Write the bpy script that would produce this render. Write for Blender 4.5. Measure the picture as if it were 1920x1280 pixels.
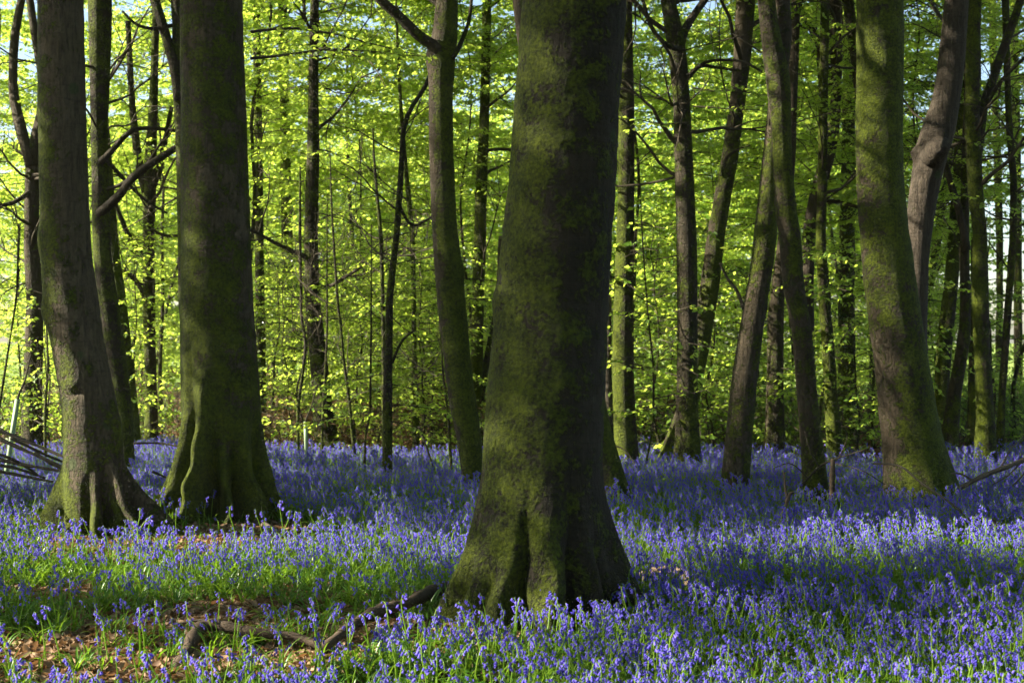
import bpy, math, random
import numpy as np
from mathutils import Vector

# ------------------------------------------------------------------ camera, sky, sun, exposure
SC = bpy.context.scene
for o in list(bpy.data.objects):
    bpy.data.objects.remove(o)
COL = SC.collection
CH = 1.5                       # camera height, m
F = 1920 * 50 / 36             # focal length in photo pixels
cam_d = bpy.data.cameras.new('camera')
cam_d.lens = 50; cam_d.sensor_width = 36
cam_d.clip_start = 0.05; cam_d.clip_end = 3000
cam_d.dof.use_dof = True; cam_d.dof.focus_distance = 8.8; cam_d.dof.aperture_fstop = 4.8
cam = bpy.data.objects.new('camera', cam_d); COL.objects.link(cam)
cam.location = (0, 0, CH); cam.rotation_euler = (math.radians(90), 0, 0)
SC.camera = cam

SUN_EL = 30.0                  # degrees
SUN_AZ = 268.0                 # compass bearing of the sun, clockwise from +Y (270 = exactly from the left)
world = bpy.data.worlds.new('World'); SC.world = world; world.use_nodes = True
wn = world.node_tree
bg = wn.nodes['Background']
sky = wn.nodes.new('ShaderNodeTexSky')
sky.sky_type = 'NISHITA'; sky.sun_disc = False
sky.sun_elevation = math.radians(SUN_EL); sky.sun_rotation = math.radians(SUN_AZ)
sky.air_density = 1.0; sky.dust_density = 1.2; sky.ozone_density = 1.0
wn.links.new(sky.outputs['Color'], bg.inputs['Color'])
bg.inputs['Strength'].default_value = 0.05
sun_d = bpy.data.lights.new('sun', 'SUN')
sun_d.energy = 5.0; sun_d.angle = math.radians(0.6); sun_d.color = (1.0, 0.90, 0.70)
sun = bpy.data.objects.new('sun', sun_d); COL.objects.link(sun)
_az, _el = math.radians(SUN_AZ), math.radians(SUN_EL)
SUNDIR = Vector((math.sin(_az) * math.cos(_el), math.cos(_az) * math.cos(_el), math.sin(_el)))
sun.rotation_euler = SUNDIR.to_track_quat('Z', 'Y').to_euler()
sun.location = (-30, 10, 25)
vs = SC.view_settings
vs.view_transform = 'Standard'; vs.look = 'None'; vs.gamma = 1.0; vs.use_curve_mapping = False
vs.exposure = 2.5
SC.render.engine = 'CYCLES'
cy = SC.cycles
cy.max_bounces = 10; cy.diffuse_bounces = 6; cy.glossy_bounces = 2; cy.transmission_bounces = 8
cy.transparent_max_bounces = 4; cy.caustics_reflective = False; cy.caustics_refractive = False
cy.sample_clamp_indirect = 6.0
cy.use_denoising = True
cy.use_adaptive_sampling = True; cy.adaptive_threshold = 0.025

RNG = np.random.default_rng(11)
random.seed(11)

# ------------------------------------------------------------------ small helpers
def hash3(ix, iy, iz, seed=0):
    h = (ix.astype(np.int64) * 374761393 + iy.astype(np.int64) * 668265263 + iz.astype(np.int64) * 1274126177 + seed * 974711) & 0xffffffff
    h = ((h ^ (h >> 13)) * 1103515245) & 0xffffffff
    h = ((h ^ (h >> 16)) * 12345701) & 0xffffffff
    return ((h ^ (h >> 11)) & 0xffff) / 65535.0

def vnoise(p, seed=0):
    p = np.asarray(p, float); i = np.floor(p); f = p - i; f = f * f * (3 - 2 * f); i = i.astype(np.int64)
    r = 0
    for dx in (0, 1):
        wx = f[..., 0] if dx else 1 - f[..., 0]
        for dy in (0, 1):
            wy = f[..., 1] if dy else 1 - f[..., 1]
            for dz in (0, 1):
                wz = f[..., 2] if dz else 1 - f[..., 2]
                r = r + wx * wy * wz * hash3(i[..., 0] + dx, i[..., 1] + dy, i[..., 2] + dz, seed)
    return r

def fbm(p, octaves=4, seed=0):
    p = np.asarray(p, float); a = 0.5; r = 0; t = 0
    for k in range(octaves):
        r = r + a * vnoise(p * 2 ** k, seed + k); t += a; a *= 0.5
    return r / t            # 0..1, mean .5

def P(px, py, D, dd=0.0):
    """the point at distance D (+dd) along the view axis that the photograph shows at px, py"""
    return np.array([(px - 960) / F * D, D + dd, CH + (640 - py) / F * D])

def gpt(px, py, h=0.0):
    D = (CH - h) * F / (py - 640)
    return np.array([(px - 960) / F * D, D])

def ground_z(x, y):
    x = np.asarray(x, float); y = np.asarray(y, float)
    q = np.stack([x * 0.35, y * 0.35, np.zeros_like(x)], -1)
    q2 = np.stack([x * 1.3, y * 1.3, np.zeros_like(x) + 3], -1)
    fade = np.clip(1 - np.hypot(x, y) / 80, 0, 1)
    return ((fbm(q, 2, 5) - 0.5) * 0.16 + (vnoise(q2, 8) - 0.5) * 0.035) * fade

def mesh_np(name, verts, faces=None, loops=None, smooth=True, mats=(), mat_idx=None, attrs=None):
    """faces: list of (n,k) int arrays"""
    me = bpy.data.meshes.new(name)
    verts = np.asarray(verts, np.float32)
    me.vertices.add(len(verts)); me.vertices.foreach_set('co', verts.ravel())
    arrs = [np.asarray(f, np.int32) for f in faces if len(f)]
    if arrs:
        nl = sum(a.size for a in arrs); npoly = sum(len(a) for a in arrs)
        me.loops.add(nl); me.polygons.add(npoly)
        me.loops.foreach_set('vertex_index', np.concatenate([a.ravel() for a in arrs]))
        tot = np.concatenate([np.full(len(a), a.shape[1], np.int32) for a in arrs])
        st = np.concatenate([[0], np.cumsum(tot)[:-1]]).astype(np.int32)
        me.polygons.foreach_set('loop_start', st)
        me.polygons.foreach_set('use_smooth', np.full(npoly, smooth, bool))
        if mat_idx is not None:
            me.polygons.foreach_set('material_index', np.concatenate([np.asarray(m, np.int32) for m in mat_idx]))
    for m in mats:
        me.materials.append(m)
    if attrs:
        for k, v in attrs.items():
            a = me.attributes.new(k, 'FLOAT', 'POINT'); a.data.foreach_set('value', np.asarray(v, np.float32))
    me.update(calc_edges=True)
    return me

def link(name, me, parent=None, loc=(0, 0, 0), rot=(0, 0, 0), scale=(1, 1, 1)):
    o = bpy.data.objects.new(name, me); COL.objects.link(o)
    o.location = loc; o.rotation_euler = rot; o.scale = scale
    if parent is not None:
        o.parent = parent
    return o

def tag(o, label=None, cat=None, group=None, kind=None):
    if label: o['label'] = label
    if cat: o['category'] = cat
    if group: o['group'] = group
    if kind: o['kind'] = kind
    return o

def empty(name, loc, rz=0.0):
    o = bpy.data.objects.new(name, None); COL.objects.link(o)
    o.location = loc; o.rotation_euler = (0, 0, rz); o.empty_display_size = 0.2
    return o

class Tubes:
    """collects tubes, built as one mesh"""
    def __init__(s): s.v = []; s.f = []; s.n = 0; s.moss = []
    def add(s, pts, rad, sides=6, moss=0.0, rough=0.0, seed=0, cap=True):
        pts = np.asarray(pts, float); n = len(pts); rad = np.broadcast_to(np.asarray(rad, float), (n,))
        t = np.gradient(pts, axis=0); t /= np.linalg.norm(t, axis=1)[:, None] + 1e-9
        ref = np.array([0.31, 0.17, 0.93]) if abs(t[:, 2]).mean() < 0.8 else np.array([1.0, 0.1, 0.0])
        a = np.cross(t, ref); a /= np.linalg.norm(a, axis=1)[:, None] + 1e-9
        b = np.cross(t, a)
        th = np.linspace(0, 2 * math.pi, sides, endpoint=False)
        ring = pts[:, None, :] + rad[:, None, None] * (np.cos(th)[None, :, None] * a[:, None, :] + np.sin(th)[None, :, None] * b[:, None, :])
        if rough:
            nz = fbm(ring.reshape(-1, 3) * (0.35 / max(rad.max(), 1e-3)), 3, seed).reshape(n, sides)
            ring = pts[:, None, :] + (ring - pts[:, None, :]) * (1 + rough * (nz - 0.5) * 2)[..., None]
        i = np.arange(n - 1)[:, None] * sides; j = np.arange(sides)[None, :]; j2 = (j + 1) % sides
        q = np.stack([i + j, i + j2, i + sides + j2, i + sides + j], -1).reshape(-1, 4) + s.n
        s.v.append(ring.reshape(-1, 3)); s.f.append(q); s.moss.append(np.full(n * sides, moss)); s.n += n * sides
        if cap:
            for k in (0, n - 1):
                s.v.append(pts[k][None]); c = s.n; s.n += 1; s.moss.append(np.array([moss]))
                base = c - n * sides - (0 if k == 0 else 1) + (0 if k == 0 else (n - 1) * sides)
                jj = np.arange(sides)
                tri = np.stack([np.full(sides, c), base + (jj + 1) % sides, base + jj], -1)
                if k: tri = tri[:, ::-1]
                s.f.append(tri)
    def mesh(s, name, mat):
        q = [f for f in s.f if f.shape[1] == 4]; t = [f for f in s.f if f.shape[1] == 3]
        fs = ([np.concatenate(q)] if q else []) + ([np.concatenate(t)] if t else [])
        return mesh_np(name, np.concatenate(s.v), fs, mats=[mat], attrs={'moss': np.concatenate(s.moss)})

def spline(pts, n):
    """Catmull-Rom through pts"""
    pts = np.asarray(pts, float)
    if len(pts) == 2:
        return pts[0] + (pts[1] - pts[0]) * np.linspace(0, 1, n)[:, None]
    p = np.concatenate([[2 * pts[0] - pts[1]], pts, [2 * pts[-1] - pts[-2]]])
    u = np.linspace(0, len(pts) - 1 - 1e-6, n); k = u.astype(int); t = (u - k)[:, None]
    a, b, c, d = p[k], p[k + 1], p[k + 2], p[k + 3]
    return 0.5 * (2 * b + (c - a) * t + (2 * a - 5 * b + 4 * c - d) * t ** 2 + (3 * b - a - 3 * c + d) * t ** 3)

def unit(v): return v / (np.linalg.norm(v, axis=-1, keepdims=True) + 1e-9)

# ------------------------------------------------------------------ materials
class N:
    def __init__(s, name):
        s.m = bpy.data.materials.new(name); s.m.use_nodes = True
        s.t = s.m.node_tree; s.t.nodes.clear(); s.out = s.t.nodes.new('ShaderNodeOutputMaterial')
    def n(s, typ, **kw):
        nd = s.t.nodes.new('ShaderNode' + typ)
        for k, v in kw.items():
            if k.startswith('i_'):
                nd.inputs[k[2:].replace('_', ' ')].default_value = v
            else:
                setattr(nd, k, v)
        return nd
    def l(s, a, b): s.t.links.new(a, b)
    def noise(s, vec, scale, detail=4, rough=0.55, dist=0.0):
        nd = s.n('TexNoise'); nd.inputs['Scale'].default_value = scale; nd.inputs['Detail'].default_value = detail
        nd.inputs['Roughness'].default_value = rough; nd.inputs['Distortion'].default_value = dist
        if vec is not None: s.l(vec, nd.inputs['Vector'])
        return nd.outputs['Fac']
    def ramp(s, fac, stops):
        nd = s.n('ValToRGB'); e = nd.color_ramp.elements
        while len(e) < len(stops): e.new(0.5)
        for k, (p, c) in enumerate(stops):
            e[k].position = p; e[k].color = (*c, 1) if len(c) == 3 else c
        s.l(fac, nd.inputs['Fac']); return nd.outputs['Color']
    def math(s, op, a, b=None, c=None):
        nd = s.n('Math', operation=op)
        for k, v in enumerate((a, b, c)):
            if v is None: continue
            if isinstance(v, (int, float)): nd.inputs[k].default_value = v
            else: s.l(v, nd.inputs[k])
        return nd.outputs[0]
    def mix(s, fac, a, b):
        nd = s.n('Mix', data_type='RGBA')
        for sock, v in ((nd.inputs['Factor'], fac), (nd.inputs['A'], a), (nd.inputs['B'], b)):
            pass
        f, A, B = nd.inputs[0], nd.inputs[6], nd.inputs[7]
        for sock, v in ((f, fac), (A, a), (B, b)):
            if isinstance(v, (int, float)): sock.default_value = v
            elif isinstance(v, tuple): sock.default_value = (*v, 1)
            else: s.l(v, sock)
        return nd.outputs[2]
    def sstep(s, v, lo, hi):
        nd = s.n('MapRange', interpolation_type='SMOOTHSTEP'); nd.inputs[1].default_value = lo; nd.inputs[2].default_value = hi
        s.l(v, nd.inputs[0]); return nd.outputs[0]
    def coords(s, scale=(1, 1, 1), kind='Object'):
        tc = s.n('TexCoord'); mp = s.n('Mapping'); mp.inputs['Scale'].default_value = scale
        s.l(tc.outputs[kind], mp.inputs['Vector']); return mp.outputs[0]

def bark_material(name, dark, light, moss_a=(0.010, 0.018, 0.001), moss_b=(0.105, 0.138, 0.002), streak=1.0, lichen=0.3):
    g = N(name)
    obj = g.coords(); st = g.coords((26, 26, 3.2)); fine = g.coords((1, 1, 0.55))
    big = g.noise(obj, 2.3, 4, 0.6)
    strk = g.noise(st, 1.6, 5, 0.65, 0.6)
    grain = g.noise(fine, 55, 4, 0.7)
    wr = g.noise(g.coords((4, 4, 42)), 1.0, 4, 0.6, 0.4)
    col = g.ramp(g.math('ADD', g.math('MULTIPLY', strk, 0.5 * streak), g.math('ADD', g.math('MULTIPLY', big, 0.7 - 0.5 * streak), g.math('MULTIPLY', grain, 0.3))),
                 [(0.38, dark), (0.50, tuple((a + b) / 2 for a, b in zip(dark, light))), (0.64, light)])
    col = g.mix(g.math('MULTIPLY', g.sstep(wr, 0.60, 0.70), 0.45), col, tuple(0.45 * c for c in dark))
    # pale lichen freckles
    vor = g.n('TexVoronoi'); vor.inputs['Scale'].default_value = 7.0; g.l(obj, vor.inputs['Vector'])
    lf = g.math('MULTIPLY', g.math('SUBTRACT', 1.0, g.sstep(vor.outputs['Distance'], 0.05, 0.22)), g.sstep(g.noise(obj, 5, 3), 0.52, 0.62))
    col = g.mix(g.math('MULTIPLY', lf, lichen), col, (0.10, 0.105, 0.08))
    # moss
    at = g.n('Attribute', attribute_name='moss')
    m1 = g.noise(obj, 7.5, 5, 0.62); m2 = g.noise(obj, 42, 4, 0.65)
    mv = g.math('ADD', at.outputs['Fac'], g.math('ADD', g.math('MULTIPLY', g.math('SUBTRACT', m1, 0.5), 2.3), g.math('MULTIPLY', g.math('SUBTRACT', m2, 0.5), 1.6)))
    mf = g.sstep(mv, 0.10, 0.46)
    mcol = g.ramp(g.math('ADD', g.math('MULTIPLY', g.noise(obj, 46, 4, 0.75), 0.7), g.math('MULTIPLY', g.noise(obj, 8, 3), 0.3)), [(0.36, moss_a), (0.50, tuple(.5 * (a + b) for a, b in zip(moss_a, moss_b))), (0.62, moss_b)])
    # round bright green algae spots
    vor2 = g.n('TexVoronoi'); vor2.inputs['Scale'].default_value = 2.6; g.l(obj, vor2.inputs['Vector'])
    sp = g.math('SUBTRACT', 1.0, g.sstep(g.math('ADD', vor2.outputs['Distance'], g.math('MULTIPLY', g.noise(obj, 60, 3), 0.10)), 0.13, 0.20))
    col = g.mix(g.math('MULTIPLY', sp, 0.55), col, (0.02, 0.048, 0.007))
    col = g.mix(mf, col, mcol)
    b = g.n('BsdfPrincipled'); b.inputs['Roughness'].default_value = 0.85; b.inputs['Specular IOR Level'].default_value = 0.25
    g.l(col, b.inputs['Base Color'])
    hgt = g.math('ADD', g.math('MULTIPLY', strk, 0.9), g.math('ADD', g.math('MULTIPLY', grain, 0.35), g.math('MULTIPLY', wr, 0.5)))
    mh = g.math('ADD', g.math('MULTIPLY', g.noise(obj, 60, 4, 0.75), 1.6), g.math('ADD', g.math('MULTIPLY', m2, 1.5), 0.6))
    hh = g.n('Mix', data_type='FLOAT'); g.l(mf, hh.inputs[0]); g.l(hgt, hh.inputs[2]); g.l(mh, hh.inputs[3])
    bp = g.n('Bump'); bp.inputs['Strength'].default_value = 1.0; bp.inputs['Distance'].default_value = 0.028
    g.l(hh.outputs[0], bp.inputs['Height']); g.l(bp.outputs[0], b.inputs['Normal'])
    g.l(b.outputs[0], g.out.inputs['Surface'])
    return g.m

def leaf_material(name, c0, c1, trans, tfac=0.5, rough=0.42, attr='rnd', spec=0.35):
    g = N(name)
    at = g.n('Attribute', attribute_name=attr); oi = g.n('ObjectInfo')
    f = g.math('FRACT', g.math('ADD', at.outputs['Fac'], oi.outputs['Random']))
    col = g.mix(f, c0, c1)
    b = g.n('BsdfPrincipled'); b.inputs['Roughness'].default_value = rough; b.inputs['Specular IOR Level'].default_value = spec
    g.l(col, b.inputs['Base Color'])
    tr = g.n('BsdfTranslucent'); g.l(g.mix(f, trans, tuple(min(1, t * 0.72 + c * 0.28) for t, c in zip(trans, c1))), tr.inputs['Color'])
    mx = g.n('MixShader'); mx.inputs[0].default_value = tfac
    g.l(b.outputs[0], mx.inputs[1]); g.l(tr.outputs[0], mx.inputs[2]); g.l(mx.outputs[0], g.out.inputs['Surface'])
    return g.m

def wood_material(name, dark, light, sc=(9, 9, 9)):
    g = N(name); v = g.coords(sc)
    n1 = g.noise(v, 2.2, 5, 0.65, 0.8); n2 = g.noise(v, 14, 3)
    col = g.ramp(g.math('ADD', g.math('MULTIPLY', n1, 0.7), g.math('MULTIPLY', n2, 0.3)), [(0.3, dark), (0.7, light)])
    b = g.n('BsdfPrincipled'); b.inputs['Roughness'].default_value = 0.85; b.inputs['Specular IOR Level'].default_value = 0.2
    g.l(col, b.inputs['Base Color'])
    bp = g.n('Bump'); bp.inputs['Strength'].default_value = 0.8; bp.inputs['Distance'].default_value = 0.01
    g.l(n1, bp.inputs['Height']); g.l(bp.outputs[0], b.inputs['Normal']); g.l(b.outputs[0], g.out.inputs['Surface'])
    return g.m

M_BARK_GREY = bark_material('bark_grey', (0.021, 0.016, 0.0095), (0.098, 0.077, 0.050))
M_BARK_DARK = bark_material('bark_dark', moss_a=(0.007, 0.012, 0.001), moss_b=(0.100, 0.130, 0.002), dark=(0.006, 0.0046, 0.0026), light=(0.028, 0.022, 0.0135), streak=0.5, lichen=0.35)
M_BARK_MID = bark_material('bark_mid', (0.014, 0.011, 0.0065), (0.058, 0.044, 0.027), streak=0.7)
M_BARK_FAR = bark_material('bark_far', (0.012, 0.0095, 0.0055), (0.045, 0.035, 0.021), streak=0.6)
M_BARK_DEAD = bark_material('bark_dead', (0.016, 0.0125, 0.009), (0.062, 0.049, 0.036), streak=1.0, lichen=0.1)
M_TWIG = wood_material('twig_bark', (0.022, 0.018, 0.012), (0.060, 0.050, 0.034))
M_TWIG_MOSS = wood_material('mossy_twig_bark', (0.024, 0.024, 0.010), (0.070, 0.070, 0.022))
M_LOG = wood_material('dead_wood', (0.016, 0.011, 0.008), (0.105, 0.076, 0.054), (7, 22, 22))
M_LOG_PALE = wood_material('bleached_wood', (0.16, 0.10, 0.07), (0.42, 0.31, 0.23), (10, 14, 14))
M_STICK = wood_material('grey_stick_wood', (0.030, 0.024, 0.020), (0.105, 0.086, 0.070))
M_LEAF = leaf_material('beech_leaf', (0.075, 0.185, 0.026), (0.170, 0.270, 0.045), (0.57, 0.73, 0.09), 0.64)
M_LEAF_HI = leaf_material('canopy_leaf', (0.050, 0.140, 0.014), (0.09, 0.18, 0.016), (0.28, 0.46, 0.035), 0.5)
M_LEAF_HOLLY = leaf_material('dark_evergreen_leaf', (0.018, 0.050, 0.012), (0.035, 0.080, 0.016), (0.10, 0.20, 0.02), 0.25, 0.3)
M_BRAMBLE = leaf_material('bramble_leaf', (0.045, 0.110, 0.018), (0.10, 0.16, 0.02), (0.26, 0.40, 0.04), 0.45)
M_BRACKEN = leaf_material('dead_bracken', (0.075, 0.046, 0.024), (0.19, 0.13, 0.075), (0.24, 0.15, 0.07), 0.25, 0.8, spec=0.1)
M_STRAP = leaf_material('bluebell_strap_leaf', (0.026, 0.088, 0.010), (0.060, 0.150, 0.012), (0.22, 0.38, 0.02), 0.38, 0.35)
M_STEM = leaf_material('bluebell_stem', (0.115, 0.210, 0.018), (0.17, 0.27, 0.03), (0.34, 0.52, 0.04), 0.45, 0.45)
M_BELL = leaf_material('bluebell_petal', (0.062, 0.049, 0.43), (0.160, 0.122, 0.60), (0.23, 0.17, 0.73), 0.36, 0.5, spec=0.2)
M_LITTER = leaf_material('dead_beech_leaf', (0.075, 0.040, 0.020), (0.30, 0.20, 0.12), (0.28, 0.14, 0.05), 0.2, 0.7, spec=0.2)

def ground_material():
    g = N('woodland_floor'); v = g.coords()
    n1 = g.noise(v, 0.8, 4); n2 = g.noise(v, 22, 5, 0.7); n3 = g.noise(v, 90, 3, 0.6)
    litter = g.ramp(g.math('ADD', g.math('MULTIPLY', n2, 0.65), g.math('MULTIPLY', n3, 0.35)), [(0.3, (0.026, 0.017, 0.010)), (0.52, (0.075, 0.045, 0.026)), (0.72, (0.16, 0.10, 0.06))])
    green = g.ramp(n2, [(0.3, (0.02, 0.045, 0.008)), (0.7, (0.06, 0.11, 0.018))])
    col = g.mix(g.math('MULTIPLY', g.sstep(n1, 0.5, 0.62), 0.5), litter, green)
    sep = g.n('SeparateXYZ'); g.l(v, sep.inputs[0])
    meadow = g.sstep(sep.outputs[1], 40, 46)
    mc = g.ramp(g.noise(v, 0.35, 5, 0.6), [(0.3, (0.10, 0.16, 0.03)), (0.7, (0.20, 0.26, 0.06))])
    col = g.mix(meadow, col, mc)
    b = g.n('BsdfPrincipled'); b.inputs['Roughness'].default_value = 0.95; b.inputs['Specular IOR Level'].default_value = 0.1
    g.l(col, b.inputs['Base Color'])
    bp = g.n('Bump'); bp.inputs['Strength'].default_value = 1.0; bp.inputs['Distance'].default_value = 0.03
    g.l(n2, bp.inputs['Height']); g.l(bp.outputs[0], b.inputs['Normal']); g.l(b.outputs[0], g.out.inputs['Surface'])
    return g.m
M_GROUND = ground_material()

def tube_material():
    g = N('tree_guard_plastic'); v = g.coords((1, 1, 0.3))
    col = g.ramp(g.noise(v, 18, 4), [(0.3, (0.17, 0.25, 0.14)), (0.7, (0.27, 0.36, 0.22))])
    b = g.n('BsdfPrincipled'); b.inputs['Roughness'].default_value = 0.5; g.l(col, b.inputs['Base Color'])
    g.l(b.outputs[0], g.out.inputs['Surface']); return g.m
M_GUARD = tube_material()

# ------------------------------------------------------------------ ground, one sheet to the horizon
def build_ground():
    near = np.arange(-40, 40.01, 0.4)
    far = 40 + np.cumsum(np.geomspace(1, 160, 30))
    xs = np.concatenate([-far[::-1], near, far])
    X, Y = np.meshgrid(xs, xs, indexing='xy')
    Z = ground_z(X, Y)
    n = len(xs); idx = np.arange(n * n).reshape(n, n)
    q = np.stack([idx[:-1, :-1], idx[:-1, 1:], idx[1:, 1:], idx[1:, :-1]], -1).reshape(-1, 4)
    o = link('ground', mesh_np('ground', np.stack([X, Y, Z], -1).reshape(-1, 3), [q], mats=[M_GROUND]))
    tag(o, 'leaf littered woodland floor running back to a sunlit meadow', None, None, 'structure')
build_ground()

# ------------------------------------------------------------------ leaves
class Leaves:
    def __init__(s): s.b = []; s.d = []; s.n = []; s.L = []; s.W = []
    def add(s, b, d, n, L, W):
        s.b.append(b); s.d.append(d); s.n.append(n); s.L.append(L); s.W.append(W)
    def count(s): return sum(len(x) for x in s.b)
    def mesh(s, name, mat, rng, hexa=False):
        b = np.concatenate(s.b); d = unit(np.concatenate(s.d)); nn = np.concatenate(s.n)
        L = np.concatenate(s.L)[:, None]; W = np.concatenate(s.W)[:, None]
        sd = unit(np.cross(nn, d)); up = np.cross(d, sd)
        k = len(b); cup = rng.uniform(-0.1, 0.22, (k, 1)) * W
        if hexa:
            V = [b, b + d * L * .28 + sd * W * .42 + up * cup, b + d * L * .66 + sd * W * .40 + up * cup, b + d * L - up * L * .10,
                 b + d * L * .66 - sd * W * .40 + up * cup, b + d * L * .28 - sd * W * .42 + up * cup]
            m = 6; base = np.arange(k)[:, None] * 6
            faces = [np.concatenate([base + np.array([[0, 1, 2, 3]]), base + np.array([[0, 3, 4, 5]])])]
        else:
            V = [b, b + d * L * .45 + sd * W * .5 + up * cup, b + d * L - up * L * .08, b + d * L * .45 - sd * W * .5 + up * cup]
            m = 4; base = np.arange(k)[:, None] * 4
            faces = [np.concatenate([base + np.array([[0, 1, 2]]), base + np.array([[0, 2, 3]])])]
        verts = np.stack(V, 1).reshape(-1, 3)
        return mesh_np(name, verts, faces, smooth=False, mats=[mat], attrs={'rnd': np.repeat(rng.uniform(0, 1, k) * 0.85, m)})

def leaf_twig(lv, pts, rng, spacing, L, tilt=0.65, droop=0.35):
    """alternate leaves along a twig, lying roughly flat as on beech"""
    pts = np.asarray(pts); seg = np.linalg.norm(np.diff(pts, axis=0), axis=1); cum = np.concatenate([[0], np.cumsum(seg)])
    k = max(2, int(cum[-1] / spacing)); u = (np.arange(k) + rng.uniform(0, 1, k)) / k * cum[-1]
    pos = np.stack([np.interp(u, cum, pts[:, c]) for c in range(3)], 1)
    t = unit(pts[-1] - pts[0])
    side = unit(np.cross(np.array([0, 0, 1.0]), t) + 1e-6)
    sgn = np.where(np.arange(k) % 2 == 0, 1, -1)[:, None]
    d = unit(t * rng.uniform(0.25, 0.9, (k, 1)) + sgn * side * rng.uniform(0.6, 1.1, (k, 1)) + np.array([0, 0, -1]) * rng.uniform(0, droop * 2, (k, 1)))
    n = unit(np.array([0, 0, 1.0]) + rng.normal(0, tilt, (k, 3)))
    LL = L * rng.uniform(0.6, 1.15, k)
    lv.add(pos + rng.normal(0, 0.012, (k, 3)), d, n, LL, LL * rng.uniform(0.55, 0.75, k))

def wander(start, dirn, length, n, rng, gnarl=0.25, lift=0.0):
    d = unit(np.asarray(dirn, float)); p = np.asarray(start, float); out = [p.copy()]; st = length / (n - 1)
    for k in range(n - 1):
        d = unit(d + rng.normal(0, gnarl, 3) * 0.6 + np.array([0, 0, lift]))
        p = p + d * st; out.append(p.copy())
    return np.array(out)

def spray_branch(tb, lv, start, dirn, length, r0, rng, L=0.07, spacing=0.034, gnarl=0.16, lift=-0.02, dens=1.0, sides=5, leafless=0.2):
    """a near horizontal branch with twigs fanning left and right, all leafy"""
    n = 9; pts = wander(start, dirn, length, n, rng, gnarl, lift)
    tb.add(pts, np.linspace(r0, max(0.0025, r0 * 0.22), n), sides, cap=False)
    if lv is None: return pts
    k = max(3, int(length * 7 * dens)); us = np.linspace(leafless, 1.0, k)
    for i, u in enumerate(us):
        x = u * (n - 1); a = int(min(n - 2, x)); p = pts[a] + (pts[a + 1] - pts[a]) * (x - a); t = unit(pts[a + 1] - pts[a])
        side = unit(np.cross([0, 0, 1.0], t) + 1e-6) * (1 if i % 2 else -1)
        tl = (0.22 + 0.42 * (1 - u) * min(1.4, length * 0.6)) * rng.uniform(0.6, 1.25)
        dd = unit(t * rng.uniform(0.5, 1.0) + side * rng.uniform(0.6, 1.0) + np.array([0, 0, rng.uniform(-0.30, 0.22)]))
        tw = wander(p, dd, tl, 4, rng, 0.15, -0.04)
        tb.add(tw, np.linspace(0.0035, 0.0016, 4), 3, cap=False)
        leaf_twig(lv, tw, rng, spacing, L)
    leaf_twig(lv, pts[-3:], rng, spacing, L)
    return pts

def leafy_tree_proto(name, seed, H, r0, nb, spread, zlow, L=0.068, spacing=0.036, dens=1.0, mat=None, wander_amp=0.25):
    rng = np.random.default_rng(seed)
    stem = Tubes(); tb = Tubes(); lv = Leaves()
    k = 9
    ctrl = np.stack([np.cumsum(rng.normal(0, wander_amp * H / 8 * .45, k)), np.cumsum(rng.normal(0, wander_amp * H / 8 * .45, k)), np.linspace(-0.15, H, k)], 1)
    ctrl[:, :2] -= ctrl[0, :2]
    sp = spline(ctrl, 26); rr = r0 * (1 - np.linspace(0, 1, 26) ** 1.2 * 0.86); rr[:3] *= np.array([1.35, 1.15, 1.05])
    stem.add(sp, rr, 9, moss=0.25, rough=0.12, seed=seed)
    for i in range(nb):
        t = zlow / H + (1 - zlow / H) * (i + rng.uniform(0, 1)) / nb
        x = t * 25; a = int(min(24, x)); p = sp[a] + (sp[a + 1] - sp[a]) * (x - a)
        az = i * 2.399 + rng.uniform(-0.5, 0.5); up = rng.uniform(-0.05, 0.45)
        ln = spread * (0.35 + 0.65 * math.sin(math.pi * min(1, 0.25 + 0.75 * (1 - t)))) * rng.uniform(0.6, 1.2)
        spray_branch(tb, lv, p, (math.cos(az), math.sin(az), up), ln, max(0.006, 0.30 * r0 * (1 - 0.6 * t)), rng, L, spacing, dens=dens)
    return dict(trunk=stem.mesh(name + '_trunk', M_BARK_FAR), branches=tb.mesh(name + '_branches', M_TWIG), crown=lv.mesh(name + '_leaves', mat or M_LEAF, rng), nleaf=lv.count(), H=H)

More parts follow.
